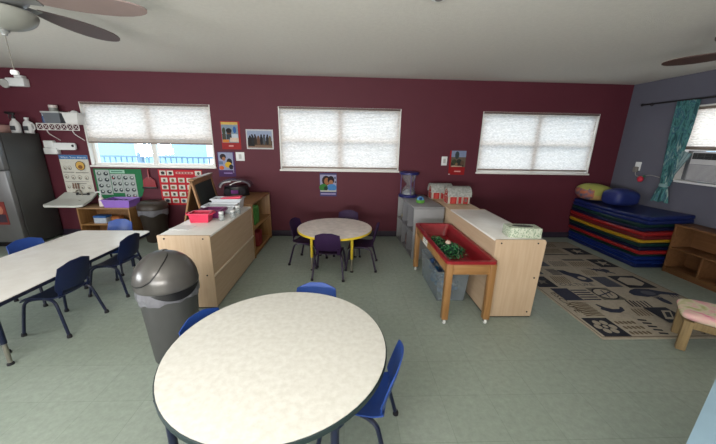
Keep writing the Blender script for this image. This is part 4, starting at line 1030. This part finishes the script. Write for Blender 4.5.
fs = [[r*n+k, r*n+(k+1) % n, (r+1)*n+(k+1) % n, (r+1)*n+k] for r in range(4) for k in range(n)]+[[4*n+k for k in range(n)]]
vs += [(x, y, Z-.145) for x, y in r2]+[(x, y, Z-.026) for x, y in rrect(X0+.028, X1-.028, Y0+.028, Y1-.028, .03)]
fs += [[5*n+k for k in range(n)][::-1]]+[[6*n+k, 6*n+(k+1) % n, 5*n+(k+1) % n, 5*n+k] for k in range(n)]+[[k, 6*n+k, 6*n+(k+1) % n, (k+1) % n] for k in range(n)]
b.add(vs, fs, REDT, True); b.build('red_tray', t)
b = MB(); f = lambda u, v, h: (X0+.006-h, 3.12-.17*u, .505+.07*v)
b.prism([(0, -.35), (1, -.35), (1, 1), (0, 1)], f, .0002, .0015, P((216, 214, 206))); draw(b, [(rec(.1, .6, .9, .8), (96, 96, 96)), (rec(.1, .3, .7, .42), (130, 130, 130)), (rec(.1, 0, .9, .12), (140, 140, 140))], f, .0015, .0003); b.build('paper_label', t)

GR = [P((44, 108, 64)), P((72, 140, 88)), P((26, 60, 44)), P((110, 134, 108))]
def greens(label, c, R, n, seed):
    rnd = random.Random(seed); t = thing('artificial_plant', label, 'plant', c)
    b = MB(); b.blob((c[0], c[1], c[2]+R*.36), R*.70, GR[2], 2, (1, 1.1, .42), .12); b.build('base', t)
    b = MB()
    for k in range(n):
        a = rnd.uniform(0, 2*PI); e = rnd.uniform(.1, 1.3); r = R*rnd.uniform(.55, 1.0)
        d = Vector((math.cos(a)*math.cos(e), 1.1*math.sin(a)*math.cos(e), .62*math.sin(e)))
        p = Vector(c)+Vector((0, 0, .02))+d*r; s = d.cross(Vector((rnd.uniform(-1, 1), rnd.uniform(-1, 1), rnd.uniform(-1, 1)))).normalized(); L = rnd.uniform(.018, .032); wv = d.cross(s).normalized()*.008
        q = p+s*L*.5+d*.008; e2 = p+s*L
        b.add([Vector((w_.x, w_.y, max(w_.z, c[2]+.003))) for w_ in (p, q+wv, e2, q-wv)], [[0, 1, 2, 3]], GR[rnd.choice([0, 0, 1, 1, 2, 3])])
    b.build('leaves', t)
greens('bushy green artificial plant clump in the red tray, nearer end', (1.025, 2.76, .466), .17, 680, 3)
greens('grey-green artificial plant clump in the red tray, farther end', (1.0, 3.09, .466), .10, 220, 4)
for i, (x, y, z, r, c, l) in enumerate(((1.01, 2.76, .602, .028, (196, 176, 160), 'pale shell lying on top of the bushy green clump in the red tray'), (.945, 2.96, .49, .024, (206, 176, 156), 'pinkish shell lying between the two plant clumps in the red tray'))):
    b = MB(); b.blob((x, y, z), r, P(c), 2, (1, .9, .75), .05)
    for k in range(5): b.tube([(x-r*.8, y-.01+.005*k, z+.004), (x, y-.016+.008*k, z+r*.72), (x+r*.8, y-.01+.005*k, z+.004)], .0015, P((170, 148, 130)), 5, 3)
    tag(b.build('shell'), l, 'shell', 'shells in the sand tray')

# clear tub under the sand table
t = thing('storage_tub', 'clear plastic storage tub with bluish contents under the sand table', 'tub', (1.08, 2.99, 0))
b = MB(); x0, x1, y0, y1, h = .905, 1.222, 2.665, 3.30, .325
def rg(z, ins): return [(x0+ins, y0+ins, z), (x1-ins, y0+ins, z), (x1-ins, y1-ins, z), (x0+ins, y1-ins, z)]
vs = rg(0, .02)+rg(h, 0)+rg(h, .005)+rg(.005, .025); fs = [[0, 3, 2, 1], [12, 13, 14, 15]]+[[r*4+k, r*4+(k+1) % 4, (r+1)*4+(k+1) % 4, (r+1)*4+k] for r in range(3) for k in range(4)]
b.add(vs, fs, CLEAR); b.build('tub', t)
b = MB()
for q in ((x0-.014, x1+.014, y0-.014, y0+.002), (x0-.014, x1+.014, y1-.002, y1+.014), (x0-.014, x0+.002, y0, y1), (x1-.002, x1+.014, y0, y1)): b.span(*q, h-.014, h, CLEAR, .003)
b.build('rim', t)
rnd = random.Random(9)
BC = [P((70, 100, 150)), P((110, 130, 160)), P((150, 156, 166)), P((84, 92, 110)), P((60, 120, 170))]
o = MB()
for k in range(60):
    o.blob((rnd.uniform(x0+.07, x1-.07), rnd.uniform(y0+.07, y1-.07), rnd.uniform(.05, .22)), rnd.uniform(.028, .04), BC[k % 5], 1, (1, 1, 1), .1)
o = o.build('toy_pieces'); o['kind'] = 'stuff'; tag(o, 'jumble of blue and grey toy pieces inside the clear tub', 'toys')

# ------------------------------------------------------------------ rug
BX0, BX1, BY0, BY1 = 2.13, 3.61, 2.055, 4.50
b = MB(); b.span(BX0, BX1, BY0, BY1, .0005, .011, RUGB, .004)
fr = lambda u, v, h: (BX0+(BX1-BX0)*u, BY0+(BY1-BY0)*v, .011+h)
DK = (40, 42, 52); NVY = (52, 56, 74); BGE = (164, 155, 140); TAN = (112, 98, 80); MIDB = (88, 90, 100)
S = []
S += [(rec(.012, .008, .988, .012), TAN), (rec(.012, .988, .988, .992), TAN), (rec(.008, .012, .014, .988), TAN), (rec(.986, .012, .992, .988), TAN)]
def star(cx_, cy_, r):
    return [(cx_+(r if k % 2 == 0 else r*.42)*math.sin(PI*k/5), cy_+(r if k % 2 == 0 else r*.42)*math.cos(PI*k/5)*.62) for k in range(10)]
def hatch(a, c, d, e, n, col, lean=.02):
    w = (d-a)/n
    return [([(a+w*k, c), (a+w*k+w*.42, c), (a+w*k+w*.42+lean, e), (a+w*k+lean, e)], col) for k in range(n)]
def bars(a, c, d, e, n, col):
    h = (e-c)/n
    return [(rec(a, c+h*k, d, c+h*k+h*.45), col) for k in range(n)]
GRY = (104, 100, 94)
# front row: flower panel, woven panel, slanted bars
S += [(rec(.03, .012, .19, .122), DK)]+[(ell(.11+.045*math.cos(q*2*PI/6), .067+.028*math.sin(q*2*PI/6), .021, .014), BGE) for q in range(6)]+[(ell(.11, .067, .014, .009), BGE)]
for i in range(5):
    for q in range(3): S.append((ell(.215+i*.026+.008*(q % 2), .03+q*.03, .010, .010), TAN))
S += [([(.37+.0*k, .022+.020*k), (.42, .018+.020*k), (.425, .026+.020*k), (.375, .031+.020*k)], DK) for k in range(5)]
S += hatch(.80, .02, .97, .11, 8, TAN)
# second row: zigzags, animal, dark leaf panel
S += [([(.075, .130+.0115*k), (.13, .137+.0115*k), (.20, .130+.0115*k), (.20, .135+.0115*k), (.13, .143+.0115*k), (.075, .135+.0115*k)], TAN) for k in range(9)]
S += [([(.235, .178), (.27, .155), (.33, .152), (.385, .168), (.40, .190), (.39, .196), (.365, .180), (.32, .178), (.285, .19), (.26, .215), (.245, .213), (.255, .19)], NVY)]
S += [(rec(.54, .085, .70, .19), DK), ([(.56, .11), (.61, .105), (.69, .165), (.63, .168)], BGE), ([(.59, .122), (.62, .12), (.665, .155), (.635, .157)], DK)]
S += hatch(.42, .13, .53, .18, 5, TAN)
S += hatch(.48, .195, .64, .245, 6, DK)
S += [(ell(.79, .245, .028, .03), NVY)]+[([(.765+.014*k, .262), (.774+.014*k, .262), (.766+.018*k, .295), (.758+.018*k, .295)], NVY) for k in range(4)]
# third row: denim stripes, oval leaf
S += [(rec(.09, .25, .22, .355), NVY)]+bars(.225, .252, .35, .352, 5, NVY)
S += [(rec(.365, .252, .53, .36), GRY), (ell(.447, .305, .08, .05, 24), DK), (ell(.447, .305, .070, .042, 24), BGE), ([(.385, .285), (.51, .318), (.507, .324), (.382, .291)], NVY), ([(.43, .272), (.44, .272), (.46, .335), (.45, .335)], NVY), ([(.47, .285), (.478, .285), (.495, .325), (.487, .325)], NVY)]
S += [([(.64, .29), (.72, .275), (.80, .285), (.86, .30), (.98, .285), (.99, .305), (.90, .325), (.84, .345), (.74, .35), (.68, .335), (.64, .315)], NVY), (ell(.78, .31, .05, .02), MIDB)]+[([(.90+.02*k, .27), (.908+.02*k, .27), (.925+.02*k, .31), (.917+.02*k, .31)], NVY) for k in range(3)]
# fourth row: dark corner, lettering, denim block, framed panel
S += [(rec(.02, .365, .17, .475), DK), (star(.095, .42, .05), GRY)]+hatch(.20, .405, .33, .475, 7, TAN)
S += [(rec(.55, .365, .68, .47), MIDB)]+hatch(.55, .365, .66, .47, 9, NVY, .01)
S += [(rec(.71, .355, .93, .48), DK), ([(.74, .385), (.84, .375), (.90, .40), (.90, .455), (.80, .465), (.74, .44)], BGE)]
# fifth row: crocodile, lizard
S += [([(.36, .55), (.42, .545), (.44, .52), (.50, .50), (.53, .45), (.52, .42), (.46, .41), (.42, .42), (.40, .47), (.37, .50)], NVY), (ell(.465, .455, .03, .018), BGE)]+bars(.27, .495, .355, .57, 5, NVY)
S += [(ell(.79, .545, .028, .018), NVY), (ell(.73, .55, .03, .012), NVY), ([(.65, .575), (.70, .56), (.80, .53), (.83, .51), (.82, .505), (.77, .52), (.68, .55)], NVY), ([(.69, .53), (.70, .53), (.72, .57), (.71, .57)], NVY), ([(.75, .51), (.76, .51), (.775, .57), (.765, .57)], NVY)]
S += [(rec(.03, .50, .2, .585), NVY), ([(.05, .51), (.16, .51), (.05, .57)], BGE)]+hatch(.56, .49, .66, .55, 6, TAN)
# sixth row on: star panels, triangles, stripes
S += [(rec(.82, .59, .985, .70), DK), (star(.905, .645, .062), BGE), (rec(.80, .77, .985, .88), DK), (star(.893, .825, .062), BGE)]
S += hatch(.58, .60, .78, .66, 9, TAN)+hatch(.40, .60, .54, .67, 8, GRY)+[(rec(.58, .675, .78, .70), GRY)]
S += [([(.05, .61), (.24, .61), (.05, .71)], NVY), ([(.27, .60), (.37, .60), (.37, .68)], MIDB), ([(.05, .76), (.26, .76), (.16, .84), (.05, .84)], NVY), ([(.30, .77), (.46, .77), (.30, .86)], DK), (rec(.5, .76, .74, .78), GRY), (rec(.05, .90, .22, .97), MIDB), (rec(.34, .90, .54, .97), DK), ([(.37, .915), (.51, .915), (.44, .957)], BGE)]
S += bars(.5, .80, .74, .87, 4, TAN)+hatch(.62, .90, .78, .96, 6, TAN)
draw(b, S, fr, .0002, .00012)
def rug_text(body, cx_, cy_, h, ang, stretch, col):
    tv, tf = text_polys(body, 1.); c, s_ = math.cos(ang), math.sin(ang)
    b.add([(cx_+(x*stretch*c-y*s_)*h, cy_+(x*stretch*s_+y*c)*h, .0165) for x, y in tv], tf, P(col))
rug_text('ESCAPE', 2.195, 2.63, .095, -PI/2, 1.25, (84, 74, 62))
rug_text('CULTURE', 2.63, 2.975, .085, 0, 1.1, (72, 74, 84))
rug_text('SES', 3.12, 2.10, .10, 0, 1.1, (84, 74, 62))
tag(b.build('area_rug'), 'beige area rug with navy animal, leaf and star motifs beside the mat stack', 'rug')

# ------------------------------------------------------------------ mat stack
MX0, MX1, MY0, MY1 = 3.735, 4.352, 3.46, 4.742
stack = [  # (colours of the two folded layers, label)
 ((VB, VBB), 'folded bright blue gym mat at the bottom of the stack by the grey-blue wall'),
 ((VBB, VG), 'folded blue and green gym mat, second from the bottom of the stack'),
 ((VR, VD), 'folded dark red and navy gym mat under the yellow one in the stack'),
 ((VG, VY), 'folded gym mat with the only yellow layer, halfway up the stack'),
 ((VR2, VR), 'folded red gym mat lying directly on the yellow one in the stack'),
 ((VD, VG), 'folded navy and green gym mat, second from the top of the stack'),
 ((VB, VB), 'folded blue gym mat on top of the stack, cushions lying on it'),
]
z = .0; k = 0
def mat_layer(z0f, z1f, ox, oy, mat):
    b = MB(); NR = 20; ya, yb = MY0+oy, MY1
    def zt(x, y, zz):   # the pile rises a little towards the wall and sags between its ends
        fx = (x-MX0)/(MX1-MX0); fy = (y-MY0)/(MY1-MY0)
        return zz*(1+.05*fx)-.020*math.sin(PI*max(0, min(1, fy)))*zz/.7
    ts = [0, .006, .022]+[.05+.9*k/NR for k in range(NR+1)]+[.978, .994, 1]
    L = []
    for t_ in ts:
        y = ya+(yb-ya)*t_; e = min(t_, 1-t_)
        ins = .030 if e == 0 else .012 if e < .01 else .003 if e < .03 else 0
        hz = .010 if e == 0 else .003 if e < .01 else 0
        x0, x1, xm = MX0+ox+ins, MX1-ins, (MX0+MX1)/2; za, zb = z0f+hz, z1f-hz; q = .25*(zb-za)
        for x, z_ in ((x0+.012, za), (x0, za+q), (x0, zb-q), (x0+.012, zb), (xm, zb), (x1-.012, zb), (x1, zb-q), (x1, za+q), (x1-.012, za), (xm, za)):
            L.append((x, y, zt(xm if abs(x-xm) < .01 else x, y, z_)))
    n = 10; m = len(ts)
    fs = [[r*n+k, r*n+(k+1) % n, (r+1)*n+(k+1) % n, (r+1)*n+k] for r in range(m-1) for k in range(n)]+[list(range(n)), [(m-1)*n+k for k in range(n)]]
    return b.add(L, fs, mat, True)
rnd = random.Random(3)
for (c0, c1), lab in stack:
    t = thing('gym_mat', lab, 'mat', ((MX0+MX1)/2, (MY0+MY1)/2, z), 0, 'folded gym mats in the stack')
    ox, oy = rnd.uniform(-.02, .02), rnd.uniform(-.025, .02)
    if z < .11: ox += .06; oy += .04
    for c in (c0, c1):
        h = .0498
        mat_layer(z+.001, z+h-.001, ox+rnd.uniform(-.006, .006), oy+rnd.uniform(-.006, .006), c).build('panel', t); z += h
TOPZ = z
def puff(name, label, cat, c, s, mats, rz, seed, power=.55, split=None, zp=.8, fall=.30):
    rnd = random.Random(seed); b = MB(); n, m = 28, 16
    ph = [rnd.uniform(0, 6) for _ in range(4)]
    def fn(u, v):
        a = 2*PI*u; e = PI*(v-.5)
        sg = lambda x, p: math.copysign(abs(x)**p, x)
        x = s[0]/2*sg(math.cos(a), power)*abs(math.cos(e))**.5; y = s[1]/2*sg(math.sin(a), power)*abs(math.cos(e))**.5
        z_ = s[2]/2*sg(math.sin(e), zp)*(1-fall*((2*x/s[0])**2)*.8-.2*(2*y/s[1])**2)
        z_ += .06*s[2]*math.sin(9*x+ph[0])*math.sin(11*y+ph[1]) if z_ > 0 else 0
        return (x, y, max(z_, -s[2]*.42)+s[2]*.42)
    R = Matrix.Translation(c) @ Matrix.Rotation(rz, 4, 'Z')
    b.grid(fn, n, m, mats[0], 0, True, R)
    if split:
        for i in range(len(b.f)):
            p = sum((b.v[k] for k in b.f[i]), Vector())/4; 
            idx = split(R.inverted() @ p)
            if idx: b.m[i] = b.mi(mats[idx])
    return tag(b.build(name), label, cat)
YG = M('yellow_green_cloth', (150, 150, 76), .85, var=.15, bump=.2, bscale=40); OR = M('orange_print_cloth', (176, 96, 54), .85, rgb2=(70, 84, 110), scale=18); TANC = M('tan_cloth', (170, 140, 84), .85)
NAVC = M('navy_nylon', (26, 38, 96), .5, var=.15, bump=.3, bscale=25)
puff('pillow', 'yellow-green pillow with an orange patterned end lying on the mat stack', 'pillow', (3.925, 4.56, TOPZ+.020), (.46, .42, .27), [YG, OR, TANC], -.25, 1, .6, lambda p: 1 if (p.x < -.10 and p.z < .17) else (2 if p.y < -.08 and p.z < .09 else 0))
puff('cushion', 'navy blue puffy cushion beside the yellow-green pillow on the mat stack', 'cushion', (3.98, 4.145, TOPZ+.024), (.38, .32, .25), [NAVC, TANC], .05, 2, .45, lambda p: 1 if (p.x < -.205 and p.z > .05 and p.y > .03) else 0, .42, .16)

# ------------------------------------------------------------------ curtain, rod, outlet
CX = RX-.055
t = thing('curtain', 'teal patterned curtain tied near the bottom beside the air conditioner', 'curtain', (CX, 3.93, .82))
def cur(u, v):
    z_ = 2.115-v*(2.115-1.035)
    yc = 3.895+.005*v; k = v**1.5
    w = .255*(1-k)+.115*k
    bul = .02*math.sin(PI*v)
    y = yc+(u-.5)*(w+bul)
    x = CX+.016*math.sin(u*2*PI*7)*(1-.35*v)+.006*math.sin(u*2*PI*3+v*3)
    return (x, y-.015*v*(1-u), z_)
b = MB(); b.grid(cur, 90, 24, CURT, .002); b.build('drape', t)
def tail(u, v):
    z_ = 1.035-v*.215; w = .07+.12*v**.7
    a = 2*PI*u; 
    return (CX+(w*.28)*math.cos(a)*(1+.25*math.sin(9*a)), 3.905+w/2*math.sin(a)*(1+.18*math.cos(9*a)), z_+.012*math.sin(5*a)*v)
b = MB(); b.grid(tail, 64, 8, CURT, .002); b.build('tail', t)
SHEER = clear_plastic('sheer_cloth', (150, 176, 180), .6)
b = MB(); b.grid(lambda u, v: (CX+.01+.012*math.sin(u*30), 3.87-.20*(1-v)*u-.0*v, 1.52-.44*v-.06*u*(1-v)), 24, 12, SHEER, .002); b.build('sheer_edge', t)
b = MB(); b.lathe([(.05, 0), (.056, .01), (.056, .035), (.05, .045)], M('tie_cloth', (120, 150, 150), .8), (CX, 3.905, 1.015), 20, sx=.75); b.build('tieback', t)
t = thing('curtain_rod', 'dark curtain rod above the window on the grey-blue wall', 'curtain rod', (CX, 3.5, 2.12))
RODM = M('dark_rod', (44, 42, 46), .4, metal=.4)
b = MB(); b.tube([(CX, 2.3, 2.122), (CX, 4.50, 2.122)], .011, RODM, 10, 1); b.build('rod', t)
b = MB(); b.blob((CX, 4.515, 2.122), .022, RODM, 2); b.build('finial', t)
b = MB(); b.tube([(CX, 4.42, 2.122), (RX-.001, 4.42, 2.122)], .008, RODM, 8, 1); b.lathe([(0, 0), (.025, 0), (.025, .006), (0, .006)], RODM, n=14, xf=Matrix.Translation((RX-.007, 4.42, 2.122)) @ Matrix.Rotation(PI/2, 4, 'Y')); b.build('bracket', t)
t = thing('wall_outlet', 'white wall outlet with a grey plug on the grey-blue wall', 'outlet', (RX, 4.39, 1.2))
b = MB(); b.span(RX-.008, RX-.0005, 4.345, 4.435, 1.19, 1.315, WHITEP, .003); b.build('plate', t)
b = MB(); b.span(RX-.05, RX-.008, 4.36, 4.42, 1.165, 1.245, M('grey_plug', (120, 116, 112), .5), .01); b.build('plug', t)
b = MB(); b.tube([(RX-.03, 4.38, 1.17), (RX-.03, 4.36, 1.12), (RX-.025, 4.28, 1.11), (RX-.02, 4.16, 1.145), (RX-.02, 4.02, 1.13)], .005, M('pale_cord', (150, 146, 142), .5), 6, 5); b.build('cord', t)
t = thing('air_freshener', 'small red plug-shaped gadget hanging by the outlet cord on the grey-blue wall', 'gadget', (RX-.03, 4.27, 1.03))
b = MB(); b.blob((RX-.035, 4.275, 1.075), .045, M('red_gadget', (196, 46, 66), .4), 2, (.6, 1, 1), .06); b.build('body', t)
b = MB(); b.blob((RX-.035, 4.225, 1.12), .02, P((60, 110, 84)), 2, (.7, 1, .8)); b.build('cap', t)

# ------------------------------------------------------------------ right wooden shelf, bench
X0, X1, Y0, Y1, Z = 4.085, 4.352, 2.30, 3.425, .625
t = thing('open_shelf', 'brown wooden two-level shelf against the grey-blue wall beside the mat stack', 'shelf', ((X0+X1)/2, (Y0+Y1)/2, 0))
RWD = wood('red_brown_wood', (112, 78, 50), (98, 66, 40), .5, axis=1)
for y in (Y0, Y1-.022):
    b = MB(); b.span(X0, X1, y, y+.022, 0, Z-.022, RWD, .003); b.build('side_panel', t)
b = MB(); b.span(X0-.006, X1, Y0-.004, Y1+.004, Z-.022, Z, RWD, .004); b.build('top', t)
for z_ in (.05, .315):
    b = MB(); b.span(X0+.004, X1-.01, Y0+.022, Y1-.022, z_, z_+.02, RWD, .002); b.build('shelf_board', t)
b = MB(); b.span(X0+.01, X0+.03, Y0+.022, Y1-.022, 0, .05, RWD); b.build('plinth', t)
b = MB(); b.span(X0+.015, X1-.01, 3.045, 3.065, .07, .315, RWD); b.build('divider', t)
b = MB(); b.span(X1-.01, X1, Y0+.022, Y1-.022, .05, Z-.022, RWD); b.build('back_panel', t)
o = MB(); o.span(4.33, 4.3415, 2.45, 3.10, .37, .52, P((150, 142, 130))); o.span(4.328, 4.33, 2.5, 3.05, .40, .49, P((166, 158, 146))); tag(o.build('card_panel'), 'pale card standing at the back of the upper level of the brown shelf', 'card')
o = MB(); o.span(4.30, 4.34, 3.10, 3.17, .07, .24, P((170, 160, 146)), .004); o.span(4.297, 4.30, 3.11, 3.16, .10, .2, P((150, 140, 126))); tag(o.build('carton'), 'small pale carton left of the divider in the lower level of the brown shelf', 'box')

t = thing('bench', 'small weathered wooden bench with a floral cushion top at the right edge', 'bench', (2.605, 1.925, .0118), -.75)
BL, BW, BH = .80, .33, .262
for x in (.0, BL-.045):
    for y in (.0, BW-.045):
        b = MB(); b.box((x+.03, y+.03, BH/2-.005), (.056, .05, BH-.012), BENCHW, .004); b.build('leg', t, True)
b = MB(); b.span(.055, BL-.06, .012, .034, BH-.065, BH-.005, BENCHW, .003, None); b.span(.055, BL-.06, BW-.034, BW-.012, BH-.065, BH-.005, BENCHW, .003); b.span(.012, .034, .055, BW-.06, BH-.065, BH-.005, BENCHW, .003); b.span(BL-.034, BL-.012, .055, BW-.06, BH-.065, BH-.005, BENCHW, .003); b.build('seat_rail', t, True)
b = MB()
def cu(u, v):
    a = 2*PI*u; e = PI*(v-.5); sg = lambda x, p: math.copysign(abs(x)**p, x)
    x = (BL/2+.025)*sg(math.cos(a), .25)*abs(math.cos(e))**.28; y = (BW/2+.02)*sg(math.sin(a), .25)*abs(math.cos(e))**.28
    return (BL/2+x, BW/2+y, BH-.006+.04*(1+sg(math.sin(e), .7))*(1-.15*(2*x/BL)**4))
b.grid(cu, 56, 14, FLORAL, 0); b.build('cushion_top', t, True)

# ------------------------------------------------------------------ ceiling fans, smoke detector
def fan(label, c, zb, a0, mats, globe, R=.655, tl=11):
    t = thing('ceiling_fan', label, 'fan', (c[0], c[1], CEIL))
    FM = M('fan_metal', (140, 142, 142), .35, metal=.4)
    b = MB(); b.lathe([(0, 0), (.075, 0), (.07, -.04), (.03, -.06), (0, -.06)], FM, (c[0], c[1], CEIL), 24); b.build('canopy', t)
    b = MB(); b.lathe([(0, zb+.09), (.06, zb+.085), (.125, zb+.06), (.13, zb+.01), (.10, zb-.02), (.05, zb-.035), (0, zb-.035)], FM, (c[0], c[1], 0), 28); b.tube([(c[0], c[1], zb+.08), (c[0], c[1], CEIL-.05)], .014, FM, 10, 1); b.build('motor', t)
    for k in range(5):
        a = a0+k*2*PI/5; ca, sa = math.cos(a), math.sin(a); tilt = math.radians(tl)
        def P3(r, s, h=0): return Vector((c[0]+ca*r-sa*s*math.cos(tilt), c[1]+sa*r+ca*s*math.cos(tilt), zb-s*math.sin(tilt)+h))
        arm = MB(); arm.add([P3(.10, -.02), P3(.20, -.03), P3(.20, .03), P3(.10, .02), P3(.10, -.02, .006), P3(.20, -.03, .006), P3(.20, .03, .006), P3(.10, .02, .006)], [[0, 1, 2, 3], [7, 6, 5, 4], [0, 4, 5, 1], [1, 5, 6, 2], [2, 6, 7, 3], [3, 7, 4, 0]], FM)
        b = MB(); prof = [(.18, .022)]+[(R*f_, w_) for f_, w_ in ((.33, .042), (.42, .060), (.52, .073), (.64, .081), (.75, .082), (.85, .073), (.92, .057), (.965, .039), (.99, .020))]+[(R, 0)]
        out = [(r, w) for r, w in prof]+[(r, -w) for r, w in prof[::-1][1:]]
        b.prism(out, lambda r, s, h: P3(r, s, h), .006, .013, mats[k % len(mats)]); bo = b.build('blade', t)
        arm.build('blade_arm', bo)
    if globe:
        b = MB(); zg = zb-.04; gr, gh = .155, .088
        b.lathe([(.06, zg+.01), (.10, zg), (gr*.97, zg-.008)]+[(gr*math.cos(x), zg-.015-gh*math.sin(x)) for x in [PI/2*k/12 for k in range(12)]]+[(.012, zg-.015-gh), (0, zg-.015-gh)], FANG, (c[0], c[1], 0), 36); g = b.build('light_globe', t)
        b = MB(); zf = zg-.013-gh; b.lathe([(0, zf), (.022, zf-.002), (.024, zf-.012), (.012, zf-.022), (.01, zf-.03), (0, zf-.032)], FM, (c[0], c[1], 0), 20); b.build('finial', g)
        b = MB(); b.tube([(c[0], c[1], zf-.03), (c[0], c[1], zf-.205)], .0022, M('pull_chain', (96, 92, 84), .5), 6, 1); co = b.build('pull_chain', t)
        b = MB(); b.lathe([(0, zf-.23), (.016, zf-.228), (.019, zf-.218), (.016, zf-.206), (0, zf-.202)], WHITEP, (c[0], c[1], 0), 16); b.build('pull_knob', co)
    return t
hub = Vector((-1.885, 1.942)); tip = Vector((-1.175, 2.04))
fan('ceiling fan with a frosted globe light and oval blades at the upper left', hub, 2.25, math.atan2(tip.y-hub.y, tip.x-hub.x), [FANB, FANB2], True, .735)
hub2 = Vector((2.925, 2.055)); tip2 = Vector((2.626, 2.668))
fan('dark brown ceiling fan with only a blade showing at the upper right', hub2, 2.2, math.atan2(tip2.y-hub2.y, tip2.x-hub2.x), [FANB3], False, (tip2-hub2).length, -9)
t = thing('smoke_detector', 'small white smoke detector on the ceiling at the top centre', 'smoke detector', (.565, 2.13, CEIL))
b = MB(); b.lathe([(0, 0), (.06, 0), (.06, -.012), (.05, -.03), (0, -.034)], WHITEP, (.565, 2.13, CEIL), 24); b.build('body', t)
b = MB(); b.lathe([(.02, -.033), (.024, -.039), (0, -.04)], M('detector_grey', (120, 120, 118), .5), (.565, 2.13, CEIL), 16); b.build('sensor', t)

# ------------------------------------------------------------------ light
wd = bpy.data.worlds.new('sky'); SC.world = wd; wd.use_nodes = True
bg = wd.node_tree.nodes['Background']; bg.inputs['Color'].default_value = (.97, .98, 1.0, 1); bg.inputs['Strength'].default_value = 4.7
def area(name, loc, rot, sx, sy, power, col):
    l = bpy.data.lights.new(name, 'AREA'); l.shape = 'RECTANGLE'; l.size = sx; l.size_y = sy; l.energy = power; l.color = col
    o = bpy.data.objects.new(name, l); COL.objects.link(o); o.location = loc; o.rotation_euler = rot; return o
area('ceiling_fill', (-1.6, -.6, CEIL-.03), (0, 0, 0), 1.2, .5, 48, (1, .98, .95))  # added fill light behind the camera, no fixture modelled
area('rear_fill', (-2.4, RY+.03, 1.45), (PI/2+.35, 0, 0), 2.2, 1.1, 230, (.97, .99, 1))  # added fill at the solid rear wall, tilted up to lift the ceiling
area('rear_fill', (1.0, RY+.03, 1.45), (PI/2+.35, 0, 0), 1.9, 1.0, 60, (.97, .99, 1))  # weaker added fill, no window in this wall
area('side_fill', (LX+.03, .6, 1.5), (PI/2+.2, 0, -PI/2), 1.6, 1.0, 190, (.92, .97, 1))  # added fill from the left, the wall has no opening
area('upward_fill', (-.6, -1.5, 1.0), (PI-.35, 0, 0), 1.6, 1.2, 245, (1, .97, .93))  # unseen light added to brighten the ceiling from below

# ------------------------------------------------------------------ camera
FPX, PITCH, ROLL, YAW = 300., .26789, .018836, .042776
fwd = Vector((math.sin(YAW)*math.cos(PITCH), math.cos(YAW)*math.cos(PITCH), -math.sin(PITCH)))
rgt = Vector((math.cos(YAW), -math.sin(YAW), 0)); dwn = fwd.cross(rgt)
ux = rgt*math.cos(ROLL)-dwn*math.sin(ROLL); vy = rgt*math.sin(ROLL)+dwn*math.cos(ROLL)
cam = bpy.data.cameras.new('camera'); cam.sensor_fit = 'HORIZONTAL'; cam.sensor_width = 36; cam.lens = 36*FPX/716; cam.clip_start = .02
co = bpy.data.objects.new('camera', cam); COL.objects.link(co)
co.matrix_world = Matrix(((ux.x, -vy.x, -fwd.x, 0), (ux.y, -vy.y, -fwd.y, 0), (ux.z, -vy.z, -fwd.z, 1.56), (0, 0, 0, 1)))
SC.camera = co

SC.view_settings.view_transform = 'Standard'; SC.view_settings.look = 'None'
SC.view_settings.exposure = 0.; SC.view_settings.gamma = 1.; SC.view_settings.use_curve_mapping = False
SC.cycles.use_denoising = True; SC.cycles.max_bounces = 10; SC.cycles.diffuse_bounces = 6; SC.cycles.transparent_max_bounces = 16
SC.cycles.sample_clamp_indirect = 4
